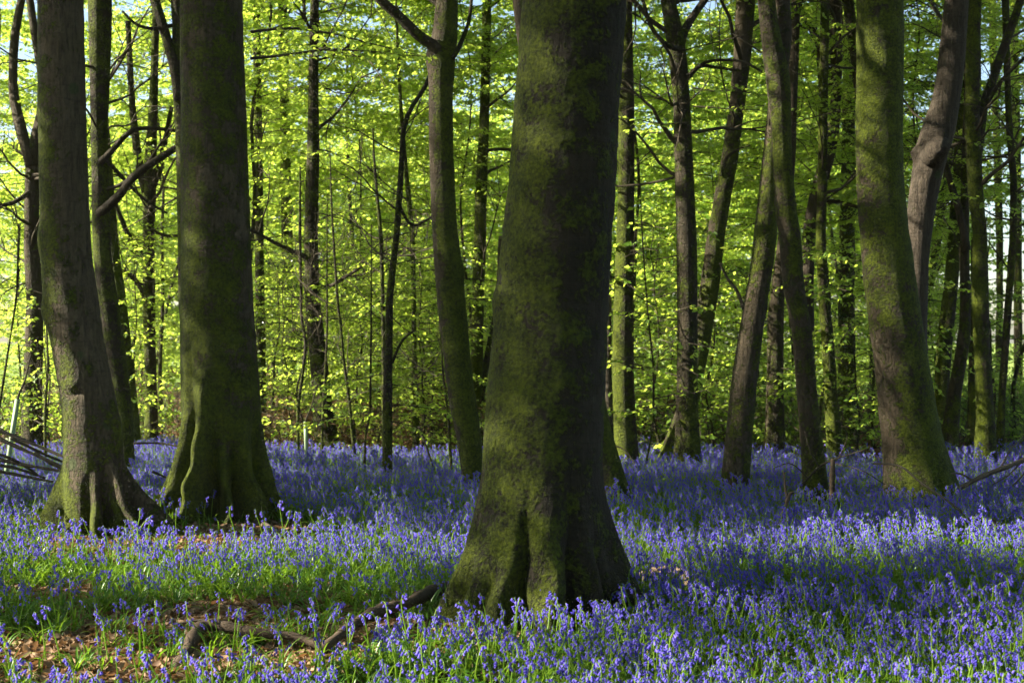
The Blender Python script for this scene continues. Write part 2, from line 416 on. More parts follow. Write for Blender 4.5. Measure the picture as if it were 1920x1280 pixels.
def canopy_proto(name, seed, R=3.2, Hh=5.0, nleaf=2600, L=0.13):
    """high crown of a mature tree, above the picture: boughs and leaves, base of the crown at z = 0"""
    rng = np.random.default_rng(seed); tb = Tubes(); lv = Leaves()
    tips = []
    for i in range(9):
        az = i * 2.399 + rng.uniform(-.3, .3); el = rng.uniform(0.35, 1.2)
        ln = R * rng.uniform(0.7, 1.15)
        b = wander((0, 0, -0.4 + 0.25 * i), (math.cos(az) * math.cos(el), math.sin(az) * math.cos(el), math.sin(el)), ln, 8, rng, 0.22, -0.02)
        tb.add(b, np.linspace(0.10, 0.02, 8), 6, cap=False)
        for j in range(3, 8):
            tips.append(b[j])
            s = wander(b[j], rng.normal(0, 1, 3) * np.array([1, 1, 0.4]), rng.uniform(0.6, 1.4), 4, rng, 0.2)
            tb.add(s, np.linspace(0.02, 0.006, 4), 4, cap=False); tips.append(s[-1]); tips.append(s[2])
    tips = np.array(tips); per = nleaf // len(tips)
    for c in tips:
        k = int(per * rng.uniform(0.2, 1.8)) + 1
        pos = c + rng.normal(0, 1, (k, 3)) * np.array([0.55, 0.55, 0.16])
        d = unit(rng.normal(0, 1, (k, 3)) * np.array([1, 1, 0.3])); n = unit(np.array([0, 0, 1]) + rng.normal(0, 0.4, (k, 3)))
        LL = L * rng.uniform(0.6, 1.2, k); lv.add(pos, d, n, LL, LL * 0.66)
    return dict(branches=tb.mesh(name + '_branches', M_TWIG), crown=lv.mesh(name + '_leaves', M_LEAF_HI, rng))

CANOPY = [canopy_proto('canopy%d' % i, 100 + i) for i in range(5)]

# ------------------------------------------------------------------ traced trees
def trunk_mesh(name, prof, D, roots=(), bumps=(), moss=None, mat=None, nseg=40, dz=0.05, seed=0, ztop=9.0, rough=0.035, fine=0.006):
    """prof rows: (photo y, left x, right x). Returns mesh in coordinates about the tree's base, base position, top centre"""
    pr = sorted(prof, key=lambda r: -r[0])
    z = np.array([CH + (640 - r[0]) * D / F for r in pr]); cx = np.array([((r[1] + r[2]) / 2 - 960) * D / F for r in pr]); rr = np.array([(r[2] - r[1]) / 2 * D / F for r in pr])
    if z[0] > -0.25:      # carry on down into the ground
        sl = (cx[1] - cx[0]) / (z[1] - z[0]); drop = z[0] + 0.25
        z = np.concatenate([[-0.25], z]); cx = np.concatenate([[cx[0] - sl * drop * 0.8], cx]); rr = np.concatenate([[rr[0] * (1 + 0.12 * min(1, drop))], rr])
    if z[-1] < ztop:
        sl = (cx[-1] - cx[-2]) / (z[-1] - z[-2]); up = ztop - z[-1]
        zz = np.linspace(z[-1], ztop, 4)[1:]; u = (zz - z[-1]) / up
        cx = np.concatenate([cx, cx[-1] + sl * up * (u - 0.3 * u ** 2) * 0.8]); rr = np.concatenate([rr, rr[-1] * (1 - 0.5 * u)]); z = np.concatenate([z, zz])
    vis_top = CH + 660 * D / F
    zs = np.concatenate([np.arange(-0.25, min(vis_top, ztop), dz), np.arange(min(vis_top, ztop), ztop + 0.01, 0.35)])
    def sm(v):
        g = np.linspace(z[0], z[-1], 600); w = np.interp(g, z, v)
        k = np.hanning(2 * max(3, int(0.20 / (g[1] - g[0]))) + 1); k /= k.sum(); h = len(k) // 2
        w = np.convolve(np.pad(w, h, mode='edge'), k, 'valid'); return np.interp(zs, g, w)
    C = sm(cx); R = sm(rr); rng = np.random.default_rng(seed)
    th = np.linspace(0, 2 * math.pi, nseg, endpoint=False) - math.pi   # 0 = towards the camera, + = right
    TH, ZZ = np.meshgrid(th, zs); RR = np.repeat(R[:, None], nseg, 1)
    for (a, amp, w, h) in roots:
        dth = (TH - math.radians(a) + math.pi) % (2 * math.pi) - math.pi
        dth = dth + (0.07 * np.sin(ZZ * 6 / max(h, .4) + a * 1.7) + 0.04 * np.sin(ZZ * 19 + a)) * np.clip(1.2 - ZZ / h, 0, 1) * (w < 17)
        g = np.clip(1 - np.maximum(ZZ, -0.05) / h, 0, 1.1) ** 1.6
        RR = RR + amp * g * np.exp(-(dth / math.radians(w)) ** 2)
    for (a, zc, wa, wz, amp) in bumps:
        dth = (TH - math.radians(a) + math.pi) % (2 * math.pi) - math.pi
        RR = RR + amp * np.exp(-(dth / math.radians(wa)) ** 2 - ((ZZ - zc) / wz) ** 2)
    q = np.stack([np.sin(TH) * 1.5, -np.cos(TH) * 1.5, ZZ * 0.9], -1)
    RR = RR * (1 + rough * 2 * (fbm(q + seed * 7.3, 3, seed) - 0.5))
    q = np.stack([np.sin(TH) * RR * 14, -np.cos(TH) * RR * 14, ZZ * 9], -1)
    RR = RR + fine * 2 * (fbm(q, 3, seed + 3) - 0.5)
    yo = np.interp(zs, np.linspace(zs[0], zs[-1], 6), np.concatenate([[0], np.cumsum(rng.normal(0, 0.05, 5))]))
    x0 = C[np.argmin(abs(zs))]
    X = C[:, None] - x0 + np.sin(TH) * RR; Y = yo[:, None] - np.cos(TH) * RR; n = len(zs)
    V = np.stack([X, Y, ZZ], -1).reshape(-1, 3)
    i = np.arange(n - 1)[:, None] * nseg; j = np.arange(nseg)[None]; j2 = (j + 1) % nseg
    q4 = np.stack([i + j, i + j2, i + nseg + j2, i + nseg + j], -1).reshape(-1, 4)
    cap = [np.arange(nseg)[None] + (n - 1) * nseg]
    mo = moss or {}
    m = mo.get('all', 0.1) + mo.get('dir', 0.0) * np.cos(TH - math.radians(mo.get('ang', -90))) + mo.get('root', 0.4) * np.exp(-np.maximum(ZZ, 0) / mo.get('rh', 0.5))
    m = m + 0.9 * (fbm(np.stack([np.sin(TH) * 1.1, -np.cos(TH) * 1.1, ZZ * 1.2], -1) + seed * 3.1, 3, seed + 9) - 0.5)
    if mat is not M_BARK_DEAD: m = m + 0.22
    for (a, zc, wa, wz, amp) in mo.get('spots', ()):
        dth = (TH - math.radians(a) + math.pi) % (2 * math.pi) - math.pi
        m = m + amp * np.exp(-(dth / math.radians(wa)) ** 2 - ((ZZ - zc) / wz) ** 2)
    me = mesh_np(name, V, [q4] + cap, mats=[mat], attrs={'moss': m.ravel()})
    def centre(zq): return np.array([np.interp(zq, zs, C) - x0, np.interp(zq, zs, yo), zq]), float(np.interp(zq, zs, R))
    return me, x0, centre

TREES = {}
FOOT = []          # trunk discs kept free of flowers: x, y, r
def default_roots(rng, r):
    k = rng.integers(4, 7)
    return [(360 / k * i + rng.uniform(-25, 25), r * rng.uniform(0.25, 0.6), rng.uniform(14, 26), r * rng.uniform(1.4, 2.8)) for i in range(k)]

def limb_px(tree_loc, D, path, r0, r1, n=16, sides=10, seed=0, moss=0.1, rough=0.15):
    """path rows: px, py, depth offset; radii in photo pixels"""
    pts = np.array([P(p[0], p[1], D) + np.array([0, p[2] if len(p) > 2 else 0, 0]) for p in path]) - np.array(tree_loc)
    t = Tubes(); t.add(spline(pts, n), np.linspace(r0, r1, n) * D / F, sides, moss=moss, rough=rough, seed=seed)
    return t

def tree(key, label, D, prof, mat, name='beech_tree', cat='tree', roots=None, bumps=(), moss=None, nseg=32, dz=0.07, seed=None, ztop=9.0, limbs=(), twigs=0, twig_z=(2.5, 7.5),
         crown=True, rough=0.035, fine=0.005, twig_mat=None, twig_len=(0.8, 2.2), gnarl=0.3, shade_crown=None):
    seed = seed if seed is not None else sum(map(ord, key)) % 1000
    rng = np.random.default_rng(seed)
    r0 = (prof[-1][2] - prof[-1][1]) / 2 * D / F
    if roots is None: roots = default_roots(rng, r0)
    me, x0, centre = trunk_mesh('trunk', prof, D, roots, bumps, moss, mat, nseg, dz, seed, ztop, rough, fine)
    t = empty(name, (x0, D, 0)); tag(t, label, cat)
    link('trunk', me, t)
    FOOT.append((x0, D, r0 * 1.02))
    for k, (path, a, b) in enumerate(limbs):
        link('limb', limb_px((x0, D, 0), D, path, a, b, seed=seed + k, moss=(moss or {}).get('all', 0.1)).mesh('limb', mat), t)
    if twigs:
        tb = Tubes()
        for k in range(twigs):
            z = rng.uniform(*twig_z); c, r = centre(z); az = rng.uniform(0, 2 * math.pi); el = rng.uniform(-0.15, 0.8)
            ln = rng.uniform(*twig_len); d = np.array([math.cos(az) * math.cos(el), math.sin(az) * math.cos(el), math.sin(el)])
            rb = min(r * 0.35, rng.uniform(0.008, 0.032))
            b = wander(c + d * r * 0.6, d, ln, 9, rng, gnarl, 0.03); tb.add(b, np.linspace(rb, 0.004, 9), 6, cap=False)
            for j in range(rng.integers(3, 7)):
                q = rng.integers(2, 8); d2 = unit(unit(b[q + 0] - b[q - 1]) + rng.normal(0, 0.7, 3))
                s = wander(b[q], d2, ln * rng.uniform(0.25, 0.6), 6, rng, gnarl, 0.0); tb.add(s, np.linspace(rb * 0.45, 0.0025, 6), 4, cap=False)
                for jj in range(2):
                    q2 = rng.integers(1, 5); s2 = wander(s[q2], unit(s[q2] - s[q2 - 1]) + rng.normal(0, 0.6, 3), ln * rng.uniform(0.1, 0.3), 4, rng, gnarl, 0.0)
                    tb.add(s2, np.linspace(rb * 0.22, 0.002, 4), 3, cap=False)
        o = link('branches', tb.mesh('branches', twig_mat or M_TWIG), t); o['kind'] = 'stuff'
    if crown:
        c, r = centre(ztop); cp = CANOPY[seed % 5]
        o = link('boughs', cp['branches'], t, tuple(c), (0, 0, seed * 1.7)); o['kind'] = 'stuff'
        o = link('crown', cp['crown'], t, tuple(c), (0, 0, seed * 1.7)); o['kind'] = 'stuff'
        if shade_crown:  # extra lower crown out of view, added to shade trunks and flowers
            zc = shade_crown; c, r = centre(zc); cp = CANOPY[(seed + 2) % 5]
            o = link('boughs', cp['branches'], t, tuple(c), (0, 0, seed * 2.3), (.8, .8, .8)); o['kind'] = 'stuff'
            o = link('crown', cp['crown'], t, tuple(c), (0, 0, seed * 2.3), (.8, .8, .8)); o['kind'] = 'stuff'
    TREES[key] = t
    return t

def Dc(y): return (CH - 0.24) * F / (y - 640)      # distance of a trunk whose foot vanishes behind flower tops at photo row y

# --- the three big trunks in front
tree('main', 'thickest trunk of all, dark mossy beech standing in the foreground centre', 7.6,
     [(-30, 982, 1178), (0, 980, 1175), (120, 972, 1166), (240, 962, 1159), (360, 951, 1153), (480, 937, 1148), (560, 928, 1144), (600, 926, 1142), (700, 916, 1138), (800, 908, 1133), (900, 901, 1130), (960, 897, 1133), (1020, 893, 1140), (1060, 890, 1142), (1100, 886, 1146), (1160, 884, 1150)],
     M_BARK_DARK, roots=[(-84, 0.22, 14, 0.80), (-56, 0.19, 9, 0.52), (-33, 0.15, 9, 0.46), (5, 0.20, 13, 0.80), (43, 0.13, 7, 0.66), (64, 0.09, 8, 0.46), (86, 0.23, 15, 0.85), (-15, -0.17, 6, 0.85), (26, -0.19, 7, 0.90), (54, -0.09, 4.5, 0.6), (-70, -0.08, 5, 0.5), (-45, -.07, 4.5, .42), (130, .15, 20, .8), (180, .13, 20, .8), (-135, .14, 20, .8)],
     bumps=[(-82, 1.72, 18, 0.07, 0.018), (-40, 2.0, 30, 0.05, 0.008), (20, 2.55, 50, 0.025, 0.006), (22, 2.62, 45, 0.02, 0.005), (30, 1.3, 25, 0.06, 0.008)],
     moss=dict(all=0.10, dir=0.26, ang=-72, root=0.26, rh=0.35, spots=[(-40, 2.0, 30, .5, .14), (40, .9, 25, .3, -.2)]), nseg=190, dz=0.016, seed=3, ztop=10, rough=0.022, fine=0.009)
tree('left', 'leaning grey beech with mossy left edge nearest the left side of the picture', 10.75,
     [(-30, 79, 163), (0, 80, 163), (240, 79, 166), (400, 81, 170), (480, 83, 174), (540, 84, 184), (600, 92, 191), (640, 99, 196), (700, 110, 208), (740, 118, 217), (830, 124, 230), (900, 121, 236), (950, 124, 238), (1000, 126, 240)],
     M_BARK_GREY, roots=[(-84, 0.34, 11, 0.66), (-50, 0.06, 12, 0.4), (18, 0.27, 7, 0.62), (46, 0.37, 8, 0.8), (82, 0.60, 10, 0.66), (0, -.10, 8, .6), (32, -.14, 6, .7), (64, -.16, 7, .8), (-66, -.08, 7, .5), (150, .2, 20, .6), (-140, .2, 20, .6), (62, .06, 14, 1.3)],
     bumps=[(-75, 1.72, 22, 0.10, 0.030), (-80, 2.25, 25, 0.12, 0.025), (70, 0.85, 16, 0.22, 0.05), (-10, 1.18, 14, 0.04, 0.02), (-10, 1.12, 12, 0.025, -0.03), (-85, 0.82, 15, 0.05, 0.02)],
     moss=dict(all=-0.02, dir=0.42, ang=-95, root=0.85, rh=0.32, spots=[(70, .85, 22, .3, .6), (20, 1.6, 9, .12, .5), (30, 1.3, 8, .08, .4)]), nseg=110, dz=0.022, seed=5, ztop=11, shade_crown=6.0)
tree('second', 'broad grey beech with tall mossy buttress roots, second big trunk from the left', 11.6,
     [(-30, 347, 459), (0, 347, 460), (240, 346, 467), (480, 346, 474), (600, 345, 480), (700, 345, 487), (780, 345, 492), (860, 343, 496), (900, 344, 497), (975, 342, 497)],
     M_BARK_GREY, roots=[(-84, 0.36, 9, 0.80), (-58, 0.33, 9, 1.0), (-18, 0.40, 9, 1.4), (13, 0.34, 7, 0.80), (43, 0.38, 9, 0.95), (84, 0.22, 14, 0.9), (-38, -.23, 8, 1.6), (-70, -.11, 5, .75), (-2, -.27, 6, .95), (27, -.25, 6.5, .85), (63, -.22, 8, 1.1), (150, .15, 20, .7), (-140, .15, 20, .7)],
     bumps=[(-45, 3.92, 9, 0.20, 0.02), (-58, 3.98, 7, 0.25, -0.03), (-40, 4.15, 22, .03, .012)] + [(48 + (k % 2) * 6, 0.95 + 0.11 * k, 26, 0.032, 0.013) for k in range(8)],
     moss=dict(all=0.16, dir=0.20, ang=-75, root=0.75, rh=0.8, spots=[(0, 3.2, 60, 1.3, -.12)]), nseg=120, dz=0.020, seed=8, ztop=11, shade_crown=6.2)

# --- left of the big pair
tree('left_back', 'dark slim trunk close behind the leaning grey beech', Dc(860),
     [(-20, 163, 208), (0, 163, 208), (120, 165, 204), (240, 166, 197), (400, 170, 202), (480, 173, 206), (600, 188, 225), (700, 202, 240), (800, 216, 250), (860, 222, 252)],
     M_BARK_FAR, moss=dict(all=0.05, dir=0.1, ang=60, root=.5), seed=21, ztop=10, nseg=40, shade_crown=7.0,
     limbs=[([(184, 402, 0), (225, 372, -.1), (262, 340, -.3), (300, 312, -.3), (345, 278, -.2)], 9, 6), ([(188, 305, 0), (212, 280, 0), (238, 252, 0), (262, 238, .1), (330, 240, .2)], 7, 3), ([(200, 300, 0), (235, 345, .2), (262, 372, .3), (292, 392, .5)], 4, 2)], twigs=5, twig_z=(2.7, 5))
tree('left_back2', 'ivy leaved slanting trunk just right of the dark slim one at far left', Dc(832),
     [(-20, 178, 205), (200, 185, 208), (400, 198, 222), (480, 206, 228), (560, 214, 240), (640, 224, 248), (740, 236, 258), (832, 242, 266)],
     M_BARK_FAR, moss=dict(all=0.15, dir=0.25, ang=90, root=.3), seed=22, twigs=4)
tree('behind_second', 'dark forked trunk pressed against the left side of the buttressed beech', 14.6,
     [(-40, 318, 344), (0, 320, 345), (60, 322, 347), (110, 320, 348), (180, 322, 350), (240, 327, 353), (400, 331, 358), (560, 333, 364), (640, 338, 372), (860, 350, 392)],
     M_BARK_FAR, moss=dict(all=0.1, dir=0.25, ang=-90), seed=23, ztop=8, shade_crown=6.8,
     limbs=[([(337, 190, -.02), (328, 125, -.04), (308, 55, -.03), (290, 0, 0), (270, -60, 0)], 10, 9), ([(325, 48, 0), (290, 58, -.1), (262, 52, -.2), (240, 30, -.2)], 4, 2)])
tree('far_left', 'pale sunlit forked trunk near the left edge of the picture', Dc(832),
     [(-30, 44, 58), (60, 56, 72), (140, 70, 86), (200, 70, 90), (255, 56, 82), (300, 46, 73), (400, 42, 69), (480, 41, 70), (560, 46, 76), (640, 43, 77), (740, 40, 75), (832, 38, 80)],
     M_BARK_MID, moss=dict(all=-0.25, dir=0.1, root=.3), seed=24, ztop=7,
     limbs=[([(60, 310, 0), (44, 258, 0), (26, 205, .1), (14, 150, .2), (12, 60, .3), (30, -40, .3)], 12, 7), ([(56, 360, 0), (30, 385, -.2), (0, 388, -.4), (-40, 370, -.6)], 5, 2), ([(60, 330, 0), (80, 330, -.1), (110, 345, -.2)], 4, 2)], twigs=16, twig_z=(2.2, 3.9), twig_len=(.6, 1.6))
tree('left_green', 'slim trunk with mossy glowing left edge, standing between the left beech and the buttressed one', 19.5,
     [(-20, 292, 306), (120, 287, 301), (220, 280, 298), (290, 272, 294), (380, 268, 292), (440, 267, 289), (560, 267, 290), (640, 269, 291), (740, 272, 294), (820, 270, 298)],
     M_BARK_FAR, moss=dict(all=0.15, dir=0.5, ang=-90), seed=25, ztop=7,
     limbs=[([(274, 360, 0), (262, 310, 0), (252, 240, 0), (246, 160, 0), (240, 40, 0)], 9, 5), ([(286, 350, 0), (300, 310, 0), (310, 262, 0), (322, 200, 0)], 8, 4), ([(274, 480, 0), (255, 460, -.1), (238, 420, -.2), (226, 380, -.3)], 6, 4), ([(272, 560, 0), (255, 520, -.1), (225, 505, -.3)], 4, 2)], twigs=14, twig_z=(2, 3.8), twig_len=(.6, 1.8))
tree('twig1', 'thin bare sapling at the far left edge before the bright gap', 13.5, [(420, 46, 50), (560, 34, 38), (640, 18, 22), (760, 2, 7), (860, -6, 0)], M_BARK_FAR, name='sapling', seed=61, ztop=2.6, crown=False, twigs=4, twig_z=(1.2, 2.5), twig_len=(.4, .9))
tree('twig2', 'twiggy thin sapling in the gap between the left edge trunk and the leaning beech', 16.0, [(600, 95, 98), (680, 97, 101), (760, 90, 95), (832, 86, 92)], M_BARK_FAR, name='sapling', seed=62, ztop=2.0, crown=False, twigs=12, twig_z=(.5, 1.9), twig_len=(.3, .8))

# --- middle distance, left of the main trunk
tree('mid_far', 'mossy trunk ending behind shrubs, right of the buttressed beech', 24,
     [(-20, 522, 540), (200, 528, 546), (400, 531, 552), (500, 532, 553), (600, 532, 555), (690, 530, 557), (800, 528, 560)],
     M_BARK_FAR, moss=dict(all=0.4, dir=0.3, ang=90), seed=26, ztop=10, twigs=10, twig_z=(2.5, 8), twig_len=(.8, 2.4))
tree('mid_edge', 'dim trunk half hidden along the right edge of the buttressed beech', 21,
     [(-20, 470, 484), (300, 474, 490), (480, 476, 493), (600, 478, 496), (820, 478, 500)],
     M_BARK_FAR, moss=dict(all=0.15), seed=27, ztop=10, twigs=4)
tree('mid_dead', 'stout dark trunk with flared foot at the edge of the bluebells, left of centre', Dc(826) + .3,
     [(-20, 584, 600), (150, 580, 598), (300, 576, 600), (440, 571, 597), (560, 573, 601), (640, 579, 611), (740, 586, 622), (826, 590, 636)],
     M_BARK_FAR, moss=dict(all=-.05, root=.5), seed=28, ztop=9, twigs=12, twig_z=(2, 7), twig_len=(.6, 2.2), bumps=[(10, .9, 15, .2, .04)])
tree('mid_curve', 'slim curved stem bending right to meet the sunlit trunk left of centre', Dc(868),
     [(150, 800, 808), (168, 793, 803), (185, 778, 788), (205, 764, 774), (240, 752, 761), (340, 746, 757), (440, 738, 750), (520, 729, 741), (560, 724, 737), (600, 722, 737), (760, 718, 736), (868, 717, 736)],
     M_BARK_DARK, name='slim_beech', moss=dict(all=0.0, root=.7, rh=.4), seed=29, ztop=4.4, crown=False, nseg=24,
     limbs=[([(745, 380, 0), (770, 420, .1), (800, 410, .1), (830, 392, .2)], 3.5, 1.5), ([(735, 680, 0), (752, 640, .1), (775, 618, .2)], 3, 2)], twigs=4, twig_z=(1.5, 3.5), twig_len=(.6, 1.5))
tree('mid_twin', 'thin dark stem rising beside the slim curved one left of centre', Dc(842), [(330, 700, 706), (450, 710, 718), (560, 713, 720), (700, 714, 721), (842, 715, 723)], M_BARK_DARK, name='slim_beech', seed=30, ztop=4, crown=False, nseg=16, twigs=8, twig_z=(1.5, 3.8), twig_len=(.5, 1.5))
tree('mid_four', 'slender trunk in the thicket between the curved stem and the sunlit trunk', 18.6,
     [(300, 755, 763), (440, 768, 778), (560, 771, 780), (640, 772, 781), (740, 773, 785), (820, 773, 787)],
     M_BARK_FAR, seed=31, ztop=6, crown=False, moss=dict(all=.2), twigs=14, twig_z=(1, 5.5), twig_len=(.6, 1.8))
tree('sunlit', 'sinuous mossy trunk with a warm sunlit upper left side, left of the main trunk', Dc(894),
     [(-20, 818, 858), (0, 816, 858), (60, 810, 857), (95, 803, 854), (180, 803, 848), (300, 804, 850), (420, 809, 856), (520, 815, 868), (600, 823, 876), (700, 835, 885), (760, 842, 894), (820, 856, 902), (894, 866, 908)],
     M_BARK_MID, moss=dict(all=.16, dir=0.42, ang=72, root=.2, rh=.5, spots=[(-90, 3.4, 50, .9, -.6), (0, 1.4, 80, .6, .2)]), nseg=60, dz=0.04, seed=32, ztop=9, shade_crown=6.6,
     bumps=[(-85, 4.15, 25, .12, .03), (80, 2.15, 30, .1, .02)],
     limbs=[([(825, 96, 0), (806, 82, 0), (782, 66, -.05), (748, 34, -.1), (715, 6, -.15), (690, -25, -.2)], 12, 8), ([(848, 110, 0), (862, 80, .1), (878, 30, .2), (884, -20, .2)], 5, 3)], twigs=3, twig_z=(3.5, 5))
tree('mid_right', 'mossy background trunk seen between the sunlit trunk and the main trunk', 19.5,
     [(-20, 905, 922), (200, 900, 918), (400, 890, 912), (480, 888, 911), (540, 885, 908), (640, 884, 906), (740, 882, 904), (815, 880, 906)],
     M_BARK_FAR, moss=dict(all=.3), seed=33, ztop=9, limbs=[([(898, 760, 0), (908, 700, .1), (920, 640, .1), (934, 560, .2), (940, 440, .3)], 8, 6)], twigs=8, twig_z=(2, 6.5))
tree('behind_main', 'trunk slanting behind the main one, its foot showing to the right', Dc(908),
     [(-20, 960, 985), (50, 966, 992), (300, 1012, 1046), (600, 1075, 1117), (760, 1090, 1136), (820, 1100, 1150), (908, 1120, 1178)],
     M_BARK_MID, moss=dict(all=.0, dir=.4, ang=90, root=.4), seed=34, nseg=40, ztop=8, shade_crown=6.8)
# thin saplings along the far edge of the flowers
SAP = [([(440, 560, 566), (600, 563, 568), (640, 572, 578), (700, 566, 572), (760, 556, 562), (842, 555, 562)], 'thin wavy sapling left of the stout flared trunk'),
       ([(400, 620, 624), (571, 630, 635), (620, 637, 642), (665, 640, 645), (740, 650, 656), (850, 661, 668)], 'grey sapling with a bent stem right of the stout flared trunk'),
       ([(560, 696, 699), (640, 694, 698), (780, 693, 697), (810, 684, 688), (856, 682, 687)], 'crooked thin sapling just left of the curved stem'),
       ([(500, 612, 615), (620, 612, 616), (700, 608, 612), (760, 604, 608), (838, 602, 607)], 'fine straight sapling in front of the stout flared trunk'),
       ([(600, 822, 825), (700, 828, 832), (780, 838, 843), (862, 842, 848)], 'thin sapling at the foot of the sinuous sunlit trunk'),
       ([(480, 1205, 1208), (600, 1214, 1217), (690, 1223, 1227), (800, 1222, 1226), (856, 1211, 1215)], 'thin dark sapling in the leafy gap right of the main trunk')]
for k, (pr, lab) in enumerate(SAP):
    tree('sap%d' % k, lab, Dc(pr[-1][0]), pr, M_BARK_FAR, name='sapling', roots=[], seed=70 + k, ztop=CH + (640 - pr[0][0]) * Dc(pr[-1][0]) / F + .8, crown=False, nseg=9, dz=.08, rough=.1, fine=.001, twigs=9, twig_z=(.9, 2.6), twig_len=(.3, 1.0), moss=dict(all=0))

# --- right of the main trunk
tree('right_one', 'straight mossy trunk directly right of the main one', Dc(848),
     [(-20, 1166, 1186), (90, 1164, 1187), (240, 1160, 1190), (400, 1157, 1189), (600, 1149, 1187), (700, 1147, 1188), (780, 1150, 1191), (848, 1152, 1197)],
     M_BARK_FAR, moss=dict(all=.12, dir=.45, ang=-85, root=.3), seed=35, nseg=40, ztop=9, shade_crown=7.3, twigs=3, twig_z=(3.5, 7))
tree('right_pale', 'thin pale trunk squeezed between the main trunk and the straight mossy one', 17.4, [(560, 1136, 1146), (700, 1134, 1146), (780, 1135, 1148), (820, 1133, 1150)], M_BARK_DEAD, seed=36, ztop=4.5, crown=False, nseg=20, moss=dict(all=-.2))
tree('fork_left', 'brown upright trunk of the forked pair in the middle right', Dc(858),
     [(-20, 1232, 1262), (0, 1238, 1265), (60, 1246, 1280), (95, 1252, 1286), (180, 1262, 1293), (300, 1265, 1300), (440, 1269, 1307), (600, 1271, 1309), (700, 1270, 1308), (800, 1267, 1311), (858, 1263, 1316)],
     M_BARK_FAR, moss=dict(all=0, dir=.12, ang=90, root=.3), seed=37, nseg=44, ztop=9,
     limbs=[([(1270, 110, 0), (1282, 62, 0), (1300, 30, .1), (1325, -5, .1), (1350, -40, .1)], 9, 6), ([(1278, 95, -.1), (1262, 100, -.25), (1240, 92, -.3), (1215, 60, -.3), (1200, 10, -.3)], 6, 3), ([(1285, 150, 0), (1310, 128, -.1), (1340, 130, -.1), (1385, 140, -.2)], 5, 2), ([(1290, 145, -.1), (1300, 135, -.1), (1325, 122, -.2), (1380, 125, -.3), (1420, 145, -.3)], 4, 2)], twigs=12, twig_z=(3.2, 6))
tree('fork_right', 'mossy trunk leaning right out of the forked pair', Dc(846),
     [(-20, 1383, 1419), (0, 1383, 1418), (100, 1378, 1411), (200, 1369, 1398), (300, 1354, 1385), (440, 1327, 1361), (540, 1314, 1350), (640, 1297, 1334), (740, 1280, 1314), (846, 1238, 1290)],
     M_BARK_MID, moss=dict(all=.1, dir=.35, ang=80, root=.5, spots=[(0, 4.9, 180, .7, -.5)]), seed=38, nseg=40, ztop=9,
     limbs=[([(1352, 330, 0), (1360, 300, -.1), (1378, 285, -.2), (1400, 278, -.25)], 3.5, 1.5)], twigs=6, twig_z=(3.4, 6))
tree('lean', 'grey knotty trunk leaning right with sunlit left edge, middle right', Dc(892),
     [(-20, 1452, 1470), (150, 1446, 1466), (260, 1434, 1458), (330, 1427, 1458), (440, 1414, 1457), (500, 1408, 1450), (600, 1390, 1433), (700, 1373, 1421), (800, 1362, 1412), (892, 1352, 1406)],
     M_BARK_GREY, moss=dict(all=-.08, dir=.15, ang=90, root=.1, spots=[(0, 2.6, 180, .6, .4)]), roots=[], seed=39, nseg=60, dz=.045, ztop=8, limbs=[([(1395, 580, 0), (1385, 545, .1), (1370, 520, .2), (1355, 490, .2)], 4, 2)])
tree('ess', 'dark sinuous trunk forking at the top, in front of the leaning grey one', Dc(904),
     [(-40, 1412, 1444), (0, 1415, 1447), (60, 1420, 1454), (100, 1425, 1464), (140, 1430, 1474), (180, 1434, 1478), (240, 1441, 1478), (300, 1444, 1480), (400, 1449, 1489), (440, 1457, 1497), (540, 1465, 1504), (620, 1483, 1519), (700, 1489, 1526), (780, 1496, 1534), (860, 1502, 1545), (904, 1504, 1552)],
     M_BARK_MID, moss=dict(all=.04, dir=.2, ang=60, root=.0, spots=[(-60, 3.2, 40, .5, .4)]), roots=[], seed=40, nseg=60, dz=.045, ztop=8,
     limbs=[([(1456, 235, 0.02), (1459, 190, 0.02), (1464, 130, 0.03), (1469, 60, .06), (1467, -20, .1), (1462, -200, .1)], 16, 17)])
tree('between', 'smooth grey trunk seen in the gap between the leaning and the sinuous trunk', Dc(838),
     [(-20, 1480, 1500), (300, 1470, 1490), (420, 1460, 1482), (480, 1453, 1478), (540, 1443, 1470), (600, 1437, 1467), (740, 1436, 1468), (838, 1432, 1472)],
     M_BARK_MID, moss=dict(all=-.15, root=.5, rh=.25), seed=41, nseg=36, ztop=9)
tree('pale_bend', 'pale smooth trunk with a double bend, right of the sinuous one', 18.2,
     [(-20, 1551, 1577), (60, 1553, 1578), (120, 1557, 1580), (180, 1558, 1577), (240, 1551, 1574), (300, 1536, 1563), (360, 1518, 1546), (400, 1510, 1536), (440, 1504, 1528), (540, 1502, 1525), (640, 1504, 1528), (830, 1506, 1536)],
     M_BARK_DEAD, moss=dict(all=-.25), seed=42, nseg=36, ztop=9, limbs=[([(1560, 160, 0), (1545, 120, 0), (1530, 80, -.1), (1505, 40, -.15), (1490, 15, -.2)], 9, 5)], twigs=8, twig_z=(3, 6.5))
tree('moss_slim', 'mossy slim trunk rising left of the broad slanting right trunk', Dc(842),
     [(-20, 1540, 1556), (200, 1536, 1553), (340, 1535, 1553), (440, 1531, 1549), (540, 1534, 1553), (640, 1540, 1564), (740, 1546, 1570), (842, 1550, 1582)],
     M_BARK_FAR, moss=dict(all=.2, dir=.2, ang=-90), seed=43, nseg=36, ztop=9, twigs=8, twig_z=(2.5, 6.5))
